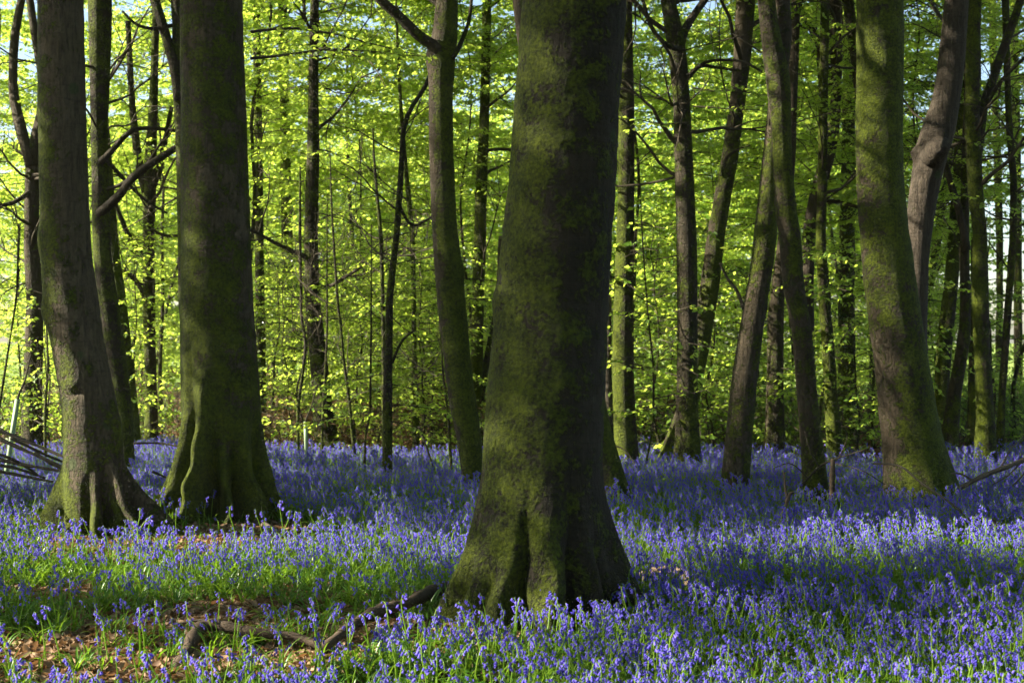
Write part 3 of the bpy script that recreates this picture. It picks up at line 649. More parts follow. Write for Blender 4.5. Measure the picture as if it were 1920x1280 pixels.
tree('moss_far', 'lit mossy trunk half hidden behind a leafy bush right of the mossy slim one', 20.5,
     [(-20, 1586, 1606), (200, 1582, 1606), (380, 1578, 1605), (540, 1573, 1604), (640, 1574, 1606), (740, 1572, 1604), (810, 1570, 1608)],
     M_BARK_MID, moss=dict(all=.12), seed=44, nseg=36, ztop=9, twigs=8, twig_z=(2.5, 7))
tree('broad', 'broad mossy trunk slanting left, largest on the right side', Dc(912),
     [(-30, 1603, 1690), (0, 1603, 1690), (120, 1604, 1690), (240, 1603, 1688), (360, 1605, 1692), (440, 1611, 1702), (520, 1618, 1714), (600, 1628, 1726), (680, 1639, 1739), (760, 1647, 1752), (820, 1653, 1765), (870, 1656, 1778), (912, 1657, 1788)],
     M_BARK_MID, roots=[(85, .10, 20, .7), (40, .08, 14, .5), (10, .06, 14, .5), (25, -.06, 7, .6), (-70, .03, 20, .4), (150, .15, 25, .6)],
     moss=dict(all=.26, dir=.30, ang=62, root=.25, rh=.25, spots=[(-90, 3.9, 60, 1.0, .6), (-70, 1.0, 30, .8, -.15)]), nseg=90, dz=.03, seed=45, ztop=11, fine=.008)
tree('behind_broad', 'slanting dark limb like trunk at the top, left of the broad right trunk', 17.5, [(-20, 1578, 1600), (0, 1581, 1602), (80, 1592, 1612), (300, 1618, 1646), (600, 1650, 1684), (835, 1670, 1710)], M_BARK_FAR, seed=46, ztop=8, nseg=28)
hollow = tree('hollow', 'bare grey dead trunk with a round branch hole, leaning right behind the broad trunk', 14.0,
     [(-20, 1766, 1808), (0, 1765, 1808), (120, 1754, 1802), (180, 1746, 1796), (240, 1726, 1788), (280, 1714, 1778), (320, 1709, 1766), (400, 1700, 1750), (480, 1698, 1740), (600, 1690, 1736), (870, 1680, 1735)],
     M_BARK_DEAD, name='dead_tree', moss=dict(all=-.3, root=.2), seed=47, nseg=60, dz=.035, ztop=8, bumps=[(-85, 3.35, 22, .06, .05), (-70, 3.22, 14, .05, -.02), (10, 3.3, 30, .2, .03)])
tree('right_a', 'mossy leaning trunk against the bright gap, right of the dead trunk', 18.5,
     [(-20, 1812, 1838), (150, 1800, 1826), (300, 1790, 1812), (440, 1780, 1806), (540, 1770, 1796), (640, 1756, 1785), (740, 1750, 1778), (822, 1745, 1780)],
     M_BARK_FAR, moss=dict(all=.15, dir=.35, ang=-85), seed=48, nseg=36, ztop=9, twigs=7, twig_z=(3, 6.5))
tree('right_b', 'grey trunk curving up to a thin forked limb, right of the mossy leaning one', Dc(838),
     [(-20, 1808, 1820), (200, 1812, 1824), (300, 1808, 1822), (400, 1806, 1822), (480, 1804, 1822), (540, 1804, 1823), (600, 1803, 1823), (640, 1797, 1821), (700, 1786, 1810), (740, 1777, 1803), (838, 1763, 1796)],
     M_BARK_MID, moss=dict(all=-.1), seed=49, nseg=36, ztop=7,
     limbs=[([(1813, 470, 0), (1806, 430, 0), (1795, 385, 0), (1782, 340, 0), (1771, 290, .05), (1768, 250, .1)], 8, 5)])
tree('right_c', 'mossy trunk with sunlit foot and a limb bending right, near the right edge', Dc(852),
     [(-20, 1818, 1843), (0, 1817, 1842), (120, 1812, 1837), (240, 1810, 1838), (360, 1815, 1843), (440, 1826, 1851), (540, 1823, 1854), (640, 1827, 1856), (740, 1831, 1862), (820, 1829, 1867), (852, 1827, 1869)],
     M_BARK_FAR, moss=dict(all=.12, dir=.35, ang=-60, root=.2), seed=50, nseg=44, ztop=9,
     limbs=[([(1832, 320, .1), (1842, 255, .1), (1850, 195, .1), (1866, 150, .1), (1888, 85, .1), (1912, 20, .1), (1930, -40, .1)], 10, 7), ([(1848, 200, 0), (1868, 160, -.1), (1895, 128, -.2), (1925, 100, -.3)], 4, 3)], twigs=9, twig_z=(3, 6))
tree('right_d', 'thin brown trunk closest to the right edge of the picture', Dc(844),
     [(-20, 1877, 1891), (120, 1879, 1891), (240, 1883, 1895), (340, 1891, 1904), (440, 1890, 1903), (540, 1884, 1897), (640, 1877, 1891), (740, 1871, 1884), (844, 1866, 1883)],
     M_BARK_FAR, moss=dict(all=0), seed=51, nseg=24, ztop=8, twigs=14, twig_z=(2, 6))
tree('right_e', 'dark thin trunk behind the mossy one with the sunlit foot', 19.0, [(300, 1822, 1838), (560, 1818, 1832), (700, 1814, 1830), (815, 1812, 1832)], M_BARK_FAR, seed=52, nseg=24, ztop=6, crown=False)
tree('right_f', 'leafy trunk slanting in the bright gap between the broad and leaning right trunks', 23.0, [(300, 1772, 1786), (440, 1752, 1768), (520, 1738, 1752), (600, 1728, 1742), (790, 1716, 1734)], M_BARK_FAR, seed=53, nseg=24, ztop=6, crown=False, twigs=9, twig_z=(2.2, 5))
tree('right_g', 'far grey trunk standing in the white gap at the right edge', 26.0, [(-20, 1896, 1912), (400, 1898, 1914), (560, 1899, 1914), (700, 1900, 1916), (790, 1899, 1918)], M_BARK_FAR, seed=54, nseg=20, ztop=9, twigs=8, twig_z=(2.5, 7))
tree('right_h', 'far pale trunk left of the thin brown trunk at the right', 27.0, [(-20, 1850, 1864), (400, 1862, 1876), (560, 1868, 1880), (790, 1868, 1884)], M_BARK_MID, seed=55, nseg=20, ztop=9, twigs=6, twig_z=(2.5, 7))

# knot hole of the dead trunk: a short collared stub with a dark mouth
def knot(parent, D):
    rng = np.random.default_rng(5); base = np.array(parent.location)
    c = P(1744, 300, D) - base + np.array([0, -0.12, 0]); t = Tubes()
    c = P(1740, 296, D) - base + np.array([0, -.20, 0]); ax = unit(np.array([.18, -1.0, .62]))
    off = [-.06, .08, .15, .185, .195, .18, .11, .04]; pts = np.array([c + ax * k for k in off])
    t.add(pts, [.120, .115, .100, .092, .080, .066, .062, .055], 22, rough=.10, seed=3, moss=-.8)
    link('knot_hole', t.mesh('knot_hole', M_BARK_DEAD), parent)
knot(hollow, 14.0)
# ------------------------------------------------------------------ leafy trees of the thicket behind the flowers
PROTO = []
for i in range(6):      # taller, leafy from head height up
    PROTO.append(leafy_tree_proto('thicket%d' % i, 300 + i, 8.5 + 0.5 * (i % 4), 0.020 + 0.008 * (i % 3), 60, 2.3, 3.2 + 0.5 * (i % 3), L=0.072, spacing=0.023, dens=1.35))
HEDGE = []
for i in range(4):      # lower, leafy to the ground: the sunny far edge of the wood
    HEDGE.append(leafy_tree_proto('edge%d' % i, 330 + i, 4.6 + 0.4 * i, 0.02, 76, 1.9, 0.25, L=0.072, spacing=0.022, dens=1.3))
SHRUB = [leafy_tree_proto('shrub%d' % i, 400 + i, 2.2 + 0.5 * i, 0.015, 30, 1.1, 0.25, L=0.066, spacing=0.030, dens=1.2) for i in range(4)]
HOLLY = [leafy_tree_proto('holly%d' % i, 450 + i, 3.4 + .8 * i, 0.03, 34, 0.95, 0.3, L=0.055, spacing=0.024, mat=M_LEAF_HOLLY) for i in range(2)]

def put(pr, name, label, cat, group, x, y, s, rz):
    t = empty(name, (x, y, float(ground_z(x, y)) - 0.02), rz); t.scale = (s, s, s); tag(t, label, cat, group)
    link('trunk', pr['trunk'], t)
    o = link('branches', pr['branches'], t); o['kind'] = 'stuff'
    o = link('crown', pr['crown'], t); o['kind'] = 'stuff'
    return t

def build_thicket():
    rng = np.random.default_rng(77)
    spots = []
    for row, (y0, step, s) in enumerate([(19.5, 2.1, 0.95), (23, 2.1, 1.1), (27, 4.2, 1.25), (35, 1.55, 1.2), (38.5, 1.6, 1.4), (43, 1.8, 1.7)]):
        half = 0.37 * y0 + 1.6; x = -half * (1.25 if row > 2 else 1) + rng.uniform(0, 1)
        while x < half:
            spots.append((x + rng.uniform(-.7, .7), y0 + rng.uniform(-1.2, 1.2) - (0.5 * x if row > 2 else 0), s * rng.uniform(0.85, 1.2), row)); x += step * rng.uniform(0.75, 1.25)
    for k, (x, y, s, row) in enumerate(spots):
        px = 960 + x / y * F
        if px < 110 and row > 0 and rng.uniform() < 0.92: continue          # the bright gap on the left
        if px > 1715 and row > 1 and rng.uniform() < 0.9: continue         # and on the right
        if row < 3: put(PROTO[k % 6], 'young_beech', 'young beech in fresh leaf in the thicket right behind the bluebells', 'tree', 'leafy young beeches of the thicket', x, y, s, rng.uniform(0, 6.28))
        else: put(HEDGE[k % 4], 'young_beech', 'low sunlit leafy beech on the bright far edge of the wood', 'tree', 'sunlit beeches on the far edge of the wood', x, y, s, rng.uniform(0, 6.28))
build_thicket()

def build_shrubs():
    rng = np.random.default_rng(78)
    named = [(1225, 16.9, 0, 'leafy low beech bush right of the main trunk, before the forked pair', 1.1), (1600, 16.6, 1, 'bright leafy beech bush left of the broad right trunk', .85), (700, 17.6, 2, 'leafy beech bush at the feet of the slim curved stem', .8),
             (1850, 19.5, 1, 'bright green bush behind the trunks at the right edge', 1.1), (1760, 20.5, 3, 'bright green bush in the gap right of the broad trunk', .9), (1400, 18.5, 2, 'leafy bush behind the grey leaning trunk', 1.1), (90, 17.5, 0, 'leafy bush beside the pale trunk at the left edge', .8),
             (260, 18.3, 1, 'bright leafy bush at the foot of the slim trunk with the glowing edge', .9), (1690, 18.5, 3, 'leafy bush behind the broad right trunk', 1.0), (1330, 17.6, 3, 'leafy bush behind the forked pair of trunks', .9), (560, 18.8, 3, 'leafy bush left of the stout flared trunk', .85)]
    for (px, D, k, lab, s) in named:
        put(SHRUB[k], 'beech_bush', lab, 'bush', None, (px - 960) / F * D, D, s * 1.2, rng.uniform(0, 6))
    for k in range(30):
        D = rng.uniform(18.2, 31); px = rng.uniform(-60, 1980)
        put(SHRUB[k % 4], 'beech_bush', 'low leafy bush in the undergrowth behind the bluebells', 'bush', 'bushes in the undergrowth', (px - 960) / F * D, D, rng.uniform(.8, 1.3), rng.uniform(0, 6))
    for k in range(14):
        D = rng.uniform(18.4, 24); px = rng.uniform(470, 930)
        put(SHRUB[k % 4], 'beech_bush', 'low leafy bush in the undergrowth behind the bluebells', 'bush', 'bushes in the undergrowth', (px - 960) / F * D, D, rng.uniform(.7, 1.1), rng.uniform(0, 6))
    for (px, D, k, s, lab) in [(505, 20.5, 0, .8, 'dark glossy evergreen bush beside the buttressed beech'), (1640, 19.6, 1, .85, 'tall dark evergreen bush left of the broad right trunk'), (1385, 20.0, 0, .75, 'dark evergreen bush low behind the grey leaning trunk'), (830, 20.0, 0, .7, 'dark evergreen bush left of the main trunk')]:
        put(HOLLY[k], 'holly_bush', lab, 'bush', None, (px - 960) / F * D, D, s, rng.uniform(0, 6))
build_shrubs()

def bramble_proto(name, seed, mat, green, R=0.9, H=0.75):
    rng = np.random.default_rng(seed); tb = Tubes(); lv = Leaves()
    for i in range(34):
        az = rng.uniform(0, 6.28); st = np.array([rng.normal(0, R * .45), rng.normal(0, R * .35), -0.03]); h = H * rng.uniform(.5, 1.15); rr = R * rng.uniform(.4, 1.0)
        pts = spline([st, st + [math.cos(az) * rr * .35, math.sin(az) * rr * .35, h], st + [math.cos(az) * rr * .8, math.sin(az) * rr * .8, h * .75], st + [math.cos(az) * rr * 1.15, math.sin(az) * rr * 1.15, h * .2]], 10)
        pts += rng.normal(0, .02, pts.shape); tb.add(pts, np.linspace(.006, .003, 10), 4, cap=False)
        for j in range(2, 10):
            k = int(rng.integers(3, 8)); pos = pts[j] + rng.normal(0, .07, (k, 3)); pos[:, 2] = np.maximum(pos[:, 2], 0.02)
            d = unit(rng.normal(0, 1, (k, 3))); n = unit(np.array([0, 0, 1]) + rng.normal(0, .7, (k, 3))); L = (0.07 if green else 0.10) * rng.uniform(.5, 1.2, k)
            lv.add(pos, d, n, L, L * (.65 if green else .3))
    return dict(canes=tb.mesh(name + '_canes', M_STICK), leaves=lv.mesh(name + '_leaves', mat, rng))

def build_brambles():
    rng = np.random.default_rng(79)
    BR = [bramble_proto('bramble%d' % i, 500 + i, M_BRAMBLE, True) for i in range(2)]; BK = [bramble_proto('bracken%d' % i, 520 + i, M_BRACKEN, False) for i in range(2)]
    for k in range(70):
        D = rng.uniform(18.3, 27); px = rng.uniform(-80, 2000); x = (px - 960) / F * D; brown = rng.uniform() < 0.42
        pr = (BK if brown else BR)[k % 2]
        t = empty('dead_bracken' if brown else 'bramble_bush', (x, D, float(ground_z(x, D))), rng.uniform(0, 6)); s = rng.uniform(.7, 1.2); t.scale = (s, s, s * rng.uniform(.7, 1.1))
        if brown: tag(t, 'brown clump of dead bracken on the bank behind the bluebells', 'bracken', 'dead bracken behind the flowers')
        else: tag(t, 'low tangled bramble with green leaves behind the bluebells', 'bramble', 'brambles behind the flowers')
        o = link('canes', pr['canes'], t); o['kind'] = 'stuff'
        o = link('leaves', pr['leaves'], t); o['kind'] = 'stuff'
build_brambles()

# leafy low boughs hanging among the trunks, each a part of its tree
def hang_boughs():
    rng = np.random.default_rng(80)
    def bough(key, px, py, D, dx, dy, ln, r, L=.065, up=0.0):
        t = TREES[key]; st = P(px, py, D) - np.array(t.location); tb = Tubes(); lv = Leaves()
        spray_branch(tb, lv, st, (dx, dy, up), ln, r, rng, L, .033, .13, -.015, 1.1, leafless=.12)
        o = link('bough', tb.mesh('bough', M_TWIG), t); l = link('leaves', lv.mesh('leaves', M_LEAF, rng, True), o); l['kind'] = 'stuff'
    for y in (585, 640, 690, 745): bough('fork_left', 1262 + rng.uniform(-4, 4), y, Dc(858) - .1, rng.uniform(.6, 1), -1, rng.uniform(.5, .8), .006)
    for y in (600, 690, 760): bough('fork_left', 1275, y, Dc(858), -1, -.2, rng.uniform(.6, 1.0), .007)
    for (x, y, dx) in [(1190, 250, .8), (1188, 420, 1), (1186, 520, -.6), (1188, 600, 1), (1190, 690, 1)]: bough('right_one', x, y, Dc(848), dx, -.6, rng.uniform(.6, 1.1), .008)
    for (x, y, dx) in [(1300, 165, 1), (1300, 200, .8), (1290, 230, -.8)]: bough('fork_left', x, y, Dc(858) - .2, dx, -.3, rng.uniform(.8, 1.3), .010, up=-.1)
    for y in (560, 620, 660, 700, 745): bough('left_back2', 240 + (y - 560) * .1, y, Dc(832) - .1, rng.uniform(-.2, .8), -1, .5, .006)
    for y in (635, 690, 735, 780): bough('far_left', 60 + rng.uniform(-10, 15), y, Dc(832) - .2, rng.uniform(-1, 1), -.8, .55, .006)
    for (x, y) in [(860, 520), (880, 560), (890, 610)]: bough('sunlit', x, y, Dc(894), 1, .5, .6, .006)
    for (x, y, dx) in [(725, 700, -1), (730, 720, 1), (735, 760, 1), (722, 770, -1), (735, 790, 1)]: bough('mid_curve', x, y, Dc(868) + .2, dx, .3, rng.uniform(.7, 1.2), .007, up=-.1)
    for (x, y, dx) in [(555, 730, 1), (560, 760, 1), (562, 700, -1), (566, 790, -1)]: bough('sap0', x, y, Dc(842), dx, -.1, rng.uniform(.6, 1.0), .005)
    for (x, y, dx) in [(780, 640, 1), (785, 700, -1), (780, 560, 1), (770, 480, -1), (780, 770, 1)]: bough('mid_four', x, y, 18.6, dx, -.3, rng.uniform(.8, 1.3), .007)
    for (x, y, dx) in [(1812, 270, 1), (1820, 365, -.6), (1826, 385, .7)]: bough('right_c', x, y, Dc(852) - .1, dx, -.5, .55, .005)
    for (x, y, dx) in [(1560, 760, 1), (1575, 740, 1), (1560, 715, -1), (1565, 790, 1)]: bough('moss_slim', x, y, Dc(842) - .2, dx, -.4, rng.uniform(.6, 1.0), .007)
    for (x, y, dx) in [(1445, 700, 1), (1465, 690, 1), (1440, 720, -1)]: bough('between', x, y, Dc(838) - .2, dx, -.4, .7, .006)
    for (x, y, dx) in [(470, 110, 1), (470, 60, 1)]: bough('second', x, y, 11.9, dx, .4, 1.6, .014, up=.2)
hang_boughs()

# ------------------------------------------------------------------ the wood beyond the picture on both sides and behind: it shades this glade; poles and undergrowth added for their shade
def trunk_proto(seed):
    rng = np.random.default_rng(seed); t = Tubes(); z = np.linspace(-.2, 10, 24)
    pts = np.stack([np.interp(z, [-.2, 3, 6, 10], np.cumsum(rng.normal(0, .15, 4))), np.interp(z, [-.2, 3, 6, 10], np.cumsum(rng.normal(0, .15, 4))), z], 1)
    t.add(pts, np.interp(z, [-.2, .3, 1, 10], [.45, .33, .28, .14]), 14, moss=.2, rough=.06, seed=seed); return t.mesh('trunk', M_BARK_MID), pts[-1]
def build_surrounds():
    TP = [trunk_proto(600 + i) for i in range(3)]
    left = [(-17, 12.7), (-15, 1.2), (-20, 11.9)]
    other = [(-5, -3), (0.5, -6), (6, -3.5), (-8, 1), (10, 1.5), (-2, -11), (8, -9), (-10, -8), (14, -4), (9.5, 8), (12, 13), (15, 8), (11, 19), (16, 18), (20, 12), (-15, -4), (18, 2)]
    for k, (x, y) in enumerate(left + other):
        me, top = TP[k % 3]; t = empty('beech_tree', (x, y, 0), k * 1.3)
        tag(t, 'mature beech of the surrounding wood outside the picture', 'tree', 'beeches around the glade')
        link('trunk', me, t); c = CANOPY[k % 5]; s = 1.15
        for dz, a in (((-0.4, 2.1),) if k < len(left) else ((-3.5, 0), (-0.4, 2.1))):
            o = link('boughs', c['branches'], t, (top[0], top[1], top[2] + dz), (0, 0, k + a), (s, s, s)); o['kind'] = 'stuff'
            o = link('crown', c['crown'], t, (top[0], top[1], top[2] + dz), (0, 0, k + a), (s, s, s)); o['kind'] = 'stuff'
build_surrounds()
def build_shade_undergrowth():  # unseen leafy beeches, added to keep skylight off the trunk fronts
    rng = np.random.default_rng(81)
    for k, (x, y) in enumerate([(-7, -5), (-3.5, -7), (0, -5.5), (3.5, -7.5), (7, -5), (10.5, -2), (-10, -1.5), (9, 4), (-9.5, 3), (12, 6), (-5, -10), (2, -11)]):
        put(HEDGE[k % 4], 'young_beech', 'leafy young beech added out of view to darken the trunk fronts', 'tree', 'leafy beeches added unseen for shade', x, y, rng.uniform(.9, 1.3), rng.uniform(0, 6))
build_shade_undergrowth()
def build_shade_poles():  # unseen leafy columns, added to throw bands of shade across the flowers
    pr = [leafy_tree_proto('pole%d' % i, 360 + i, 10.0, 0.09, 95, 1.0, 1.4, L=0.095, spacing=0.034, dens=1.2) for i in range(2)]
    hi = leafy_tree_proto('pole_high', 365, 11.5, 0.10, 90, 1.1, 5.6, L=0.095, spacing=0.034, dens=1.2)
    for k, (x, y, s) in enumerate([(-9.6, 7.58, 1.0), (-12, 7.5, 0.9), (-9.8, 12.65, 0.75), (-12.5, 12.53, 0.75), (-10.2, 14.19, 0.9), (-13, 14.05, 0.9), (-10.4, 10.51, 0), (-12.6, 11.01, -1.4), (-14, 7.09, -1.55), (-13.2, 5.91, -1.5)]):
        put(pr[k % 2] if s > 0 else hi, 'young_beech', 'tall narrow beech pole added out of view to shade the glade', 'tree', 'beech poles added unseen for shade', x, y, abs(s) or 1.0, k * 1.1)
build_shade_poles()

# ------------------------------------------------------------------ fallen wood
def stick(name, label, cat, path, r0, r1, mat, sides=9, n=20, rough=.2, seed=1, subs=(), group=None, moss=0.0):
    """path rows: world x, y, z above the ground"""
    pts = np.array([[p[0], p[1], float(ground_z(p[0], p[1])) + p[2]] for p in path]); base = pts[0].copy()
    t = empty(name, tuple(base)); tag(t, label, cat, group)
    tb = Tubes(); tb.add(spline(pts - base, n), np.linspace(r0, r1, n) * (1 + .12 * np.sin(np.arange(n) * 1.7)), sides, rough=rough, seed=seed, moss=moss)
    link('stem', tb.mesh('stem', mat), t)
    for k, (sp, a, b) in enumerate(subs):
        q = np.array([[p[0], p[1], float(ground_z(p[0], p[1])) + p[2]] for p in sp]) - base
        tb = Tubes(); tb.add(spline(q, 12), np.linspace(a, b, 12), 7, rough=rough, seed=seed + k + 1); link('side_branch', tb.mesh('side_branch', mat), t)
    return t
def G(px, py, z=0.0, h=0.0):
    g = gpt(px, py, h); return (g[0], g[1], z)
stick('fallen_branch', 'crooked dead branch lying on bare leaf litter in the left foreground', 'branch', [G(325, 1242, .0), G(350, 1222, .05), G(383, 1202, .12), G(455, 1204, .10), G(554, 1208, .08), G(640, 1215, .02)], .032, .022, M_LOG, 14, 44, .35, 3)
stick('fallen_branch', 'long dead branch leading from the litter to the left root of the main trunk', 'branch', [G(600, 1222, .05), G(673, 1194, .12), G(715, 1182, .14), G(760, 1168, .13), G(815, 1146, .13), G(868, 1126, .10)], .026, .038, M_LOG, 14, 40, .35, 4)
stick('stick', 'thin pale stick on the litter above the crooked branch', 'stick', [G(300, 1180, .02), G(340, 1174, .03), G(385, 1172, .04), G(425, 1180, .02)], .010, .007, M_STICK, 7, 14, .2, 5)
stick('fallen_branch', 'short grey branch lying beside the buttress roots of the second beech', 'branch', [G(452, 984, .06), G(470, 994, .05), G(500, 1002, .04), G(532, 1012, .02)], .040, .022, M_STICK, 10, 16, .2, 6)
stick('rotten_log', 'pale rotten log half hidden in flowers right of the main trunk', 'log', [G(1200, 1112, .10), G(1235, 1110, .12), G(1275, 1112, .12), G(1310, 1124, .08)], .055, .045, M_LOG_PALE, 12, 20, .3, 7)
stick('forked_stick', 'upright forked dead stick standing in the bluebells on the right', 'stick', [G(1452, 1022, .0), G(1464, 1022, .22), G(1476, 1022, .34), G(1473, 1022, .43), G(1470, 1022, .56)], .016, .008, M_LOG, 8, 16, .2, 8, subs=[([G(1474, 1022, .33), G(1481, 1022, .40), G(1488, 1022, .41)], .016, .012)])
stick('fallen_branch', 'grey forked branch reaching in from the right edge above the flowers', 'branch', [(3.72, 11.85, .30), (3.95, 11.9, .40), (4.2, 12.0, .47), (4.6, 12.3, .54), (5.3, 12.7, .60)], .018, .028, M_STICK, 8, 20, .15, 9,
      subs=[([(3.85, 11.88, .36), (3.75, 11.85, .42), (3.66, 11.85, .43)], .012, .005), ([(4.3, 12.05, .48), (4.15, 11.9, .40), (4.0, 11.85, .33)], .009, .004), ([(4.5, 12.2, .52), (4.3, 12.0, .38), (4.15, 11.9, .28)], .011, .005), ([(4.1, 11.95, .45), (4.35, 12.3, .62), (4.8, 12.8, .78)], .009, .005)])
stick('stick', 'curved thin twig arching over the foot of the broad right trunk', 'stick', [(2.95, 11.6, .55), (3.08, 11.3, .56), (3.18, 11.1, .45), (3.32, 10.9, .33), (3.46, 10.8, .2)], .008, .010, M_STICK, 6, 14, .1, 10)
stick('dead_branch', 'tangle of bare dead twigs in the flowers left of the broad trunk', 'branch', [(2.55, 12.6, .2), (2.7, 12.5, .4), (2.85, 12.4, .5), (3.1, 12.3, .6)], .011, .007, M_TWIG, 6, 14, .1, 11,
      subs=[([(2.7, 12.5, .4), (2.6, 12.4, .55), (2.55, 12.4, .72)], .007, .003), ([(2.85, 12.4, .5), (2.9, 12.3, .7), (2.8, 12.2, .85)], .006, .003), ([(2.8, 12.4, .45), (3.0, 12.2, .42), (3.2, 12.2, .3)], .006, .003), ([(2.6, 12.5, .3), (2.45, 12.5, .42), (2.3, 12.5, .38)], .006, .003)])
stick('stump', 'little broken stump standing in the flowers left of the broad trunk', 'stump', [(2.77, 12.3, 0), (2.77, 12.3, .3), (2.775, 12.3, .50)], .028, .022, M_LOG, 8, 8, .2, 12)
stick('rotten_log', 'small brown log end among bluebells at the far right', 'log', [G(1815, 1012, .16), G(1838, 1010, .18), G(1880, 1016, .14)], .035, .03, M_LOG, 9, 12, .3, 13)
stick('stick', 'dark stick leaning in the flowers in front of the slender thicket trunk', 'stick', [P(785, 795, 15.2) * np.array([1, 1, 1]), P(798, 828, 15.0), P(814, 875, 14.9)], .012, .010, M_TWIG, 6, 8, .1, 14)
stick('stick', 'thin bent stick rising from the flowers right of the straight mossy trunk', 'stick', [P(1150, 835, 14.5), P(1175, 848, 14.3), P(1197, 885, 14.1)], .009, .006, M_TWIG, 6, 8, .1, 15)
stick('fallen_branch', 'long dark branch low across the flowers between the two big left trunks', 'branch', [P(250, 832, 14.4), P(300, 833, 14.4), P(345, 842, 14.3)], .012, .010, M_TWIG, 6, 10, .1, 16)
stick('stick', 'dark stick slanting in the flowers left of the buttressed beech', 'stick', [P(285, 893, 12.6), P(308, 904, 12.6), P(335, 920, 12.5)], .012, .009, M_TWIG, 6, 8, .1, 17)
BRUSH = [((-20, 792), (50, 822), (132, 862)), ((-20, 806), (45, 838), (130, 880)), ((-20, 850), (55, 868), (128, 884)), ((65, 845), (100, 868), (128, 884)), ((-20, 872), (40, 886), (100, 900)), ((-20, 862), (30, 872), (85, 892)), ((-20, 838), (30, 858), (70, 884)), ((20, 815), (80, 846), (130, 868))]
for k, ((a, b), (c, d), (e, f)) in enumerate(BRUSH):
    stick('dead_branch', 'thin grey dead branch in the brushwood heap at the left edge', 'branch', [P(a, b, 12.6 - .05 * k), P(c, d, 12.4), P(e, f, 12.2 + .06 * k)], .022 - .001 * k, .010, M_STICK, 7, 12, .12, 20 + k, group='brushwood heap at the left edge')

# plastic tree guards with their young stems
def guard(label, px0, py0, px1, py1, D, r):
    a = P(px0, py0, D); b = P(px1, py1, D); b = b + (b - a) * .35; base = np.array([b[0], b[1], 0.0])
    t = empty('tree_guard', tuple(base)); tag(t, label, 'tree guard')
    tb = Tubes(); top = a - base; bot = b - base
    tb.add(np.array([bot, bot + (top - bot) * .5, top, top + [0, 0, -.004], bot + (top - bot) * .6]), [r, r, r, r * .85, r * .8], 14, cap=False); link('tube', tb.mesh('tube', M_GUARD), t)
    tb = Tubes(); tb.add(spline([bot + (top - bot) * .4, top, top + [.07, 0, .18], top + [.12, .02, .42]], 12), np.linspace(.014, .006, 12), 6); link('stem', tb.mesh('stem', M_TWIG), t)
guard('pale green tree guard tube leaning at the far left', 33, 748, 18, 848, 13.6, .024)
guard('upright green tree guard tube left of the stout flared trunk', 573, 790, 574, 838, 15.9, .022)

# ------------------------------------------------------------------ bluebells
def bell_geo(rng, s):
    th = np.arange(6) * math.pi / 3; V = []
    for r, z in ((.0022, 0), (.0046, -.0045), (.0050, -.0125)):
        V.append(np.stack([np.cos(th) * r, np.sin(th) * r, np.full(6, z)], 1))
    th2 = th + math.pi / 6
    V.append(np.stack([np.cos(th2) * .0088, np.sin(th2) * .0088, np.full(6, -.0150)], 1))
    V = np.concatenate(V) * s; Q = []; T = []
    for k in range(2):
        for j in range(6): Q.append((k * 6 + j, k * 6 + (j + 1) % 6, k * 6 + 6 + (j + 1) % 6, k * 6 + 6 + j))
    for j in range(6): T.append((12 + j, 12 + (j + 1) % 6, 18 + j))
    return V, np.array(Q), np.array(T)

def rotm(ax, a):
    ax = unit(np.asarray(ax, float)); c, s = math.cos(a), math.sin(a); x, y, z = ax
    return np.array([[c + x * x * (1 - c), x * y * (1 - c) - z * s, x * z * (1 - c) + y * s], [y * x * (1 - c) + z * s, c + y * y * (1 - c), y * z * (1 - c) - x * s], [z * x * (1 - c) - y * s, z * y * (1 - c) + x * s, c + z * z * (1 - c)]])

def straps(rng, n, ln, w, spread):
    V = []; Q = []; R = []; c = 0
    for i in range(n):
        az = rng.uniform(0, 6.28); L = ln * rng.uniform(.65, 1.2); ww = w * rng.uniform(.75, 1.2); el0 = rng.uniform(.9, 1.45); bend = rng.uniform(.9, 2.3) * spread
        p = np.array([rng.normal(0, .008), rng.normal(0, .008), -.005]); k = 6; side = np.array([-math.sin(az), math.cos(az), 0])
        for j in range(k):
            u = j / (k - 1); el = el0 - bend * u ** 1.3
            wj = ww * (1 - u ** 2.2) * (.55 + .45 * min(1, u * 3)) + .0006
            fold = np.array([-math.cos(az) * math.sin(el), -math.sin(az) * math.sin(el), math.cos(el)]) * wj * .45
            V += [p - side * wj + fold, p, p + side * wj + fold]
            p = p + np.array([math.cos(az) * math.cos(el), math.sin(az) * math.cos(el), math.sin(el)]) * L / (k - 1)
            p[2] = max(p[2], .006)
            if j:
                a = c + (j - 1) * 3; Q += [(a, a + 1, a + 4, a + 3), (a + 1, a + 2, a + 5, a + 4)]
        c += k * 3; R += [rng.uniform(0, .85)] * (k * 3)
    return np.array(V), np.array(Q), np.array(R)

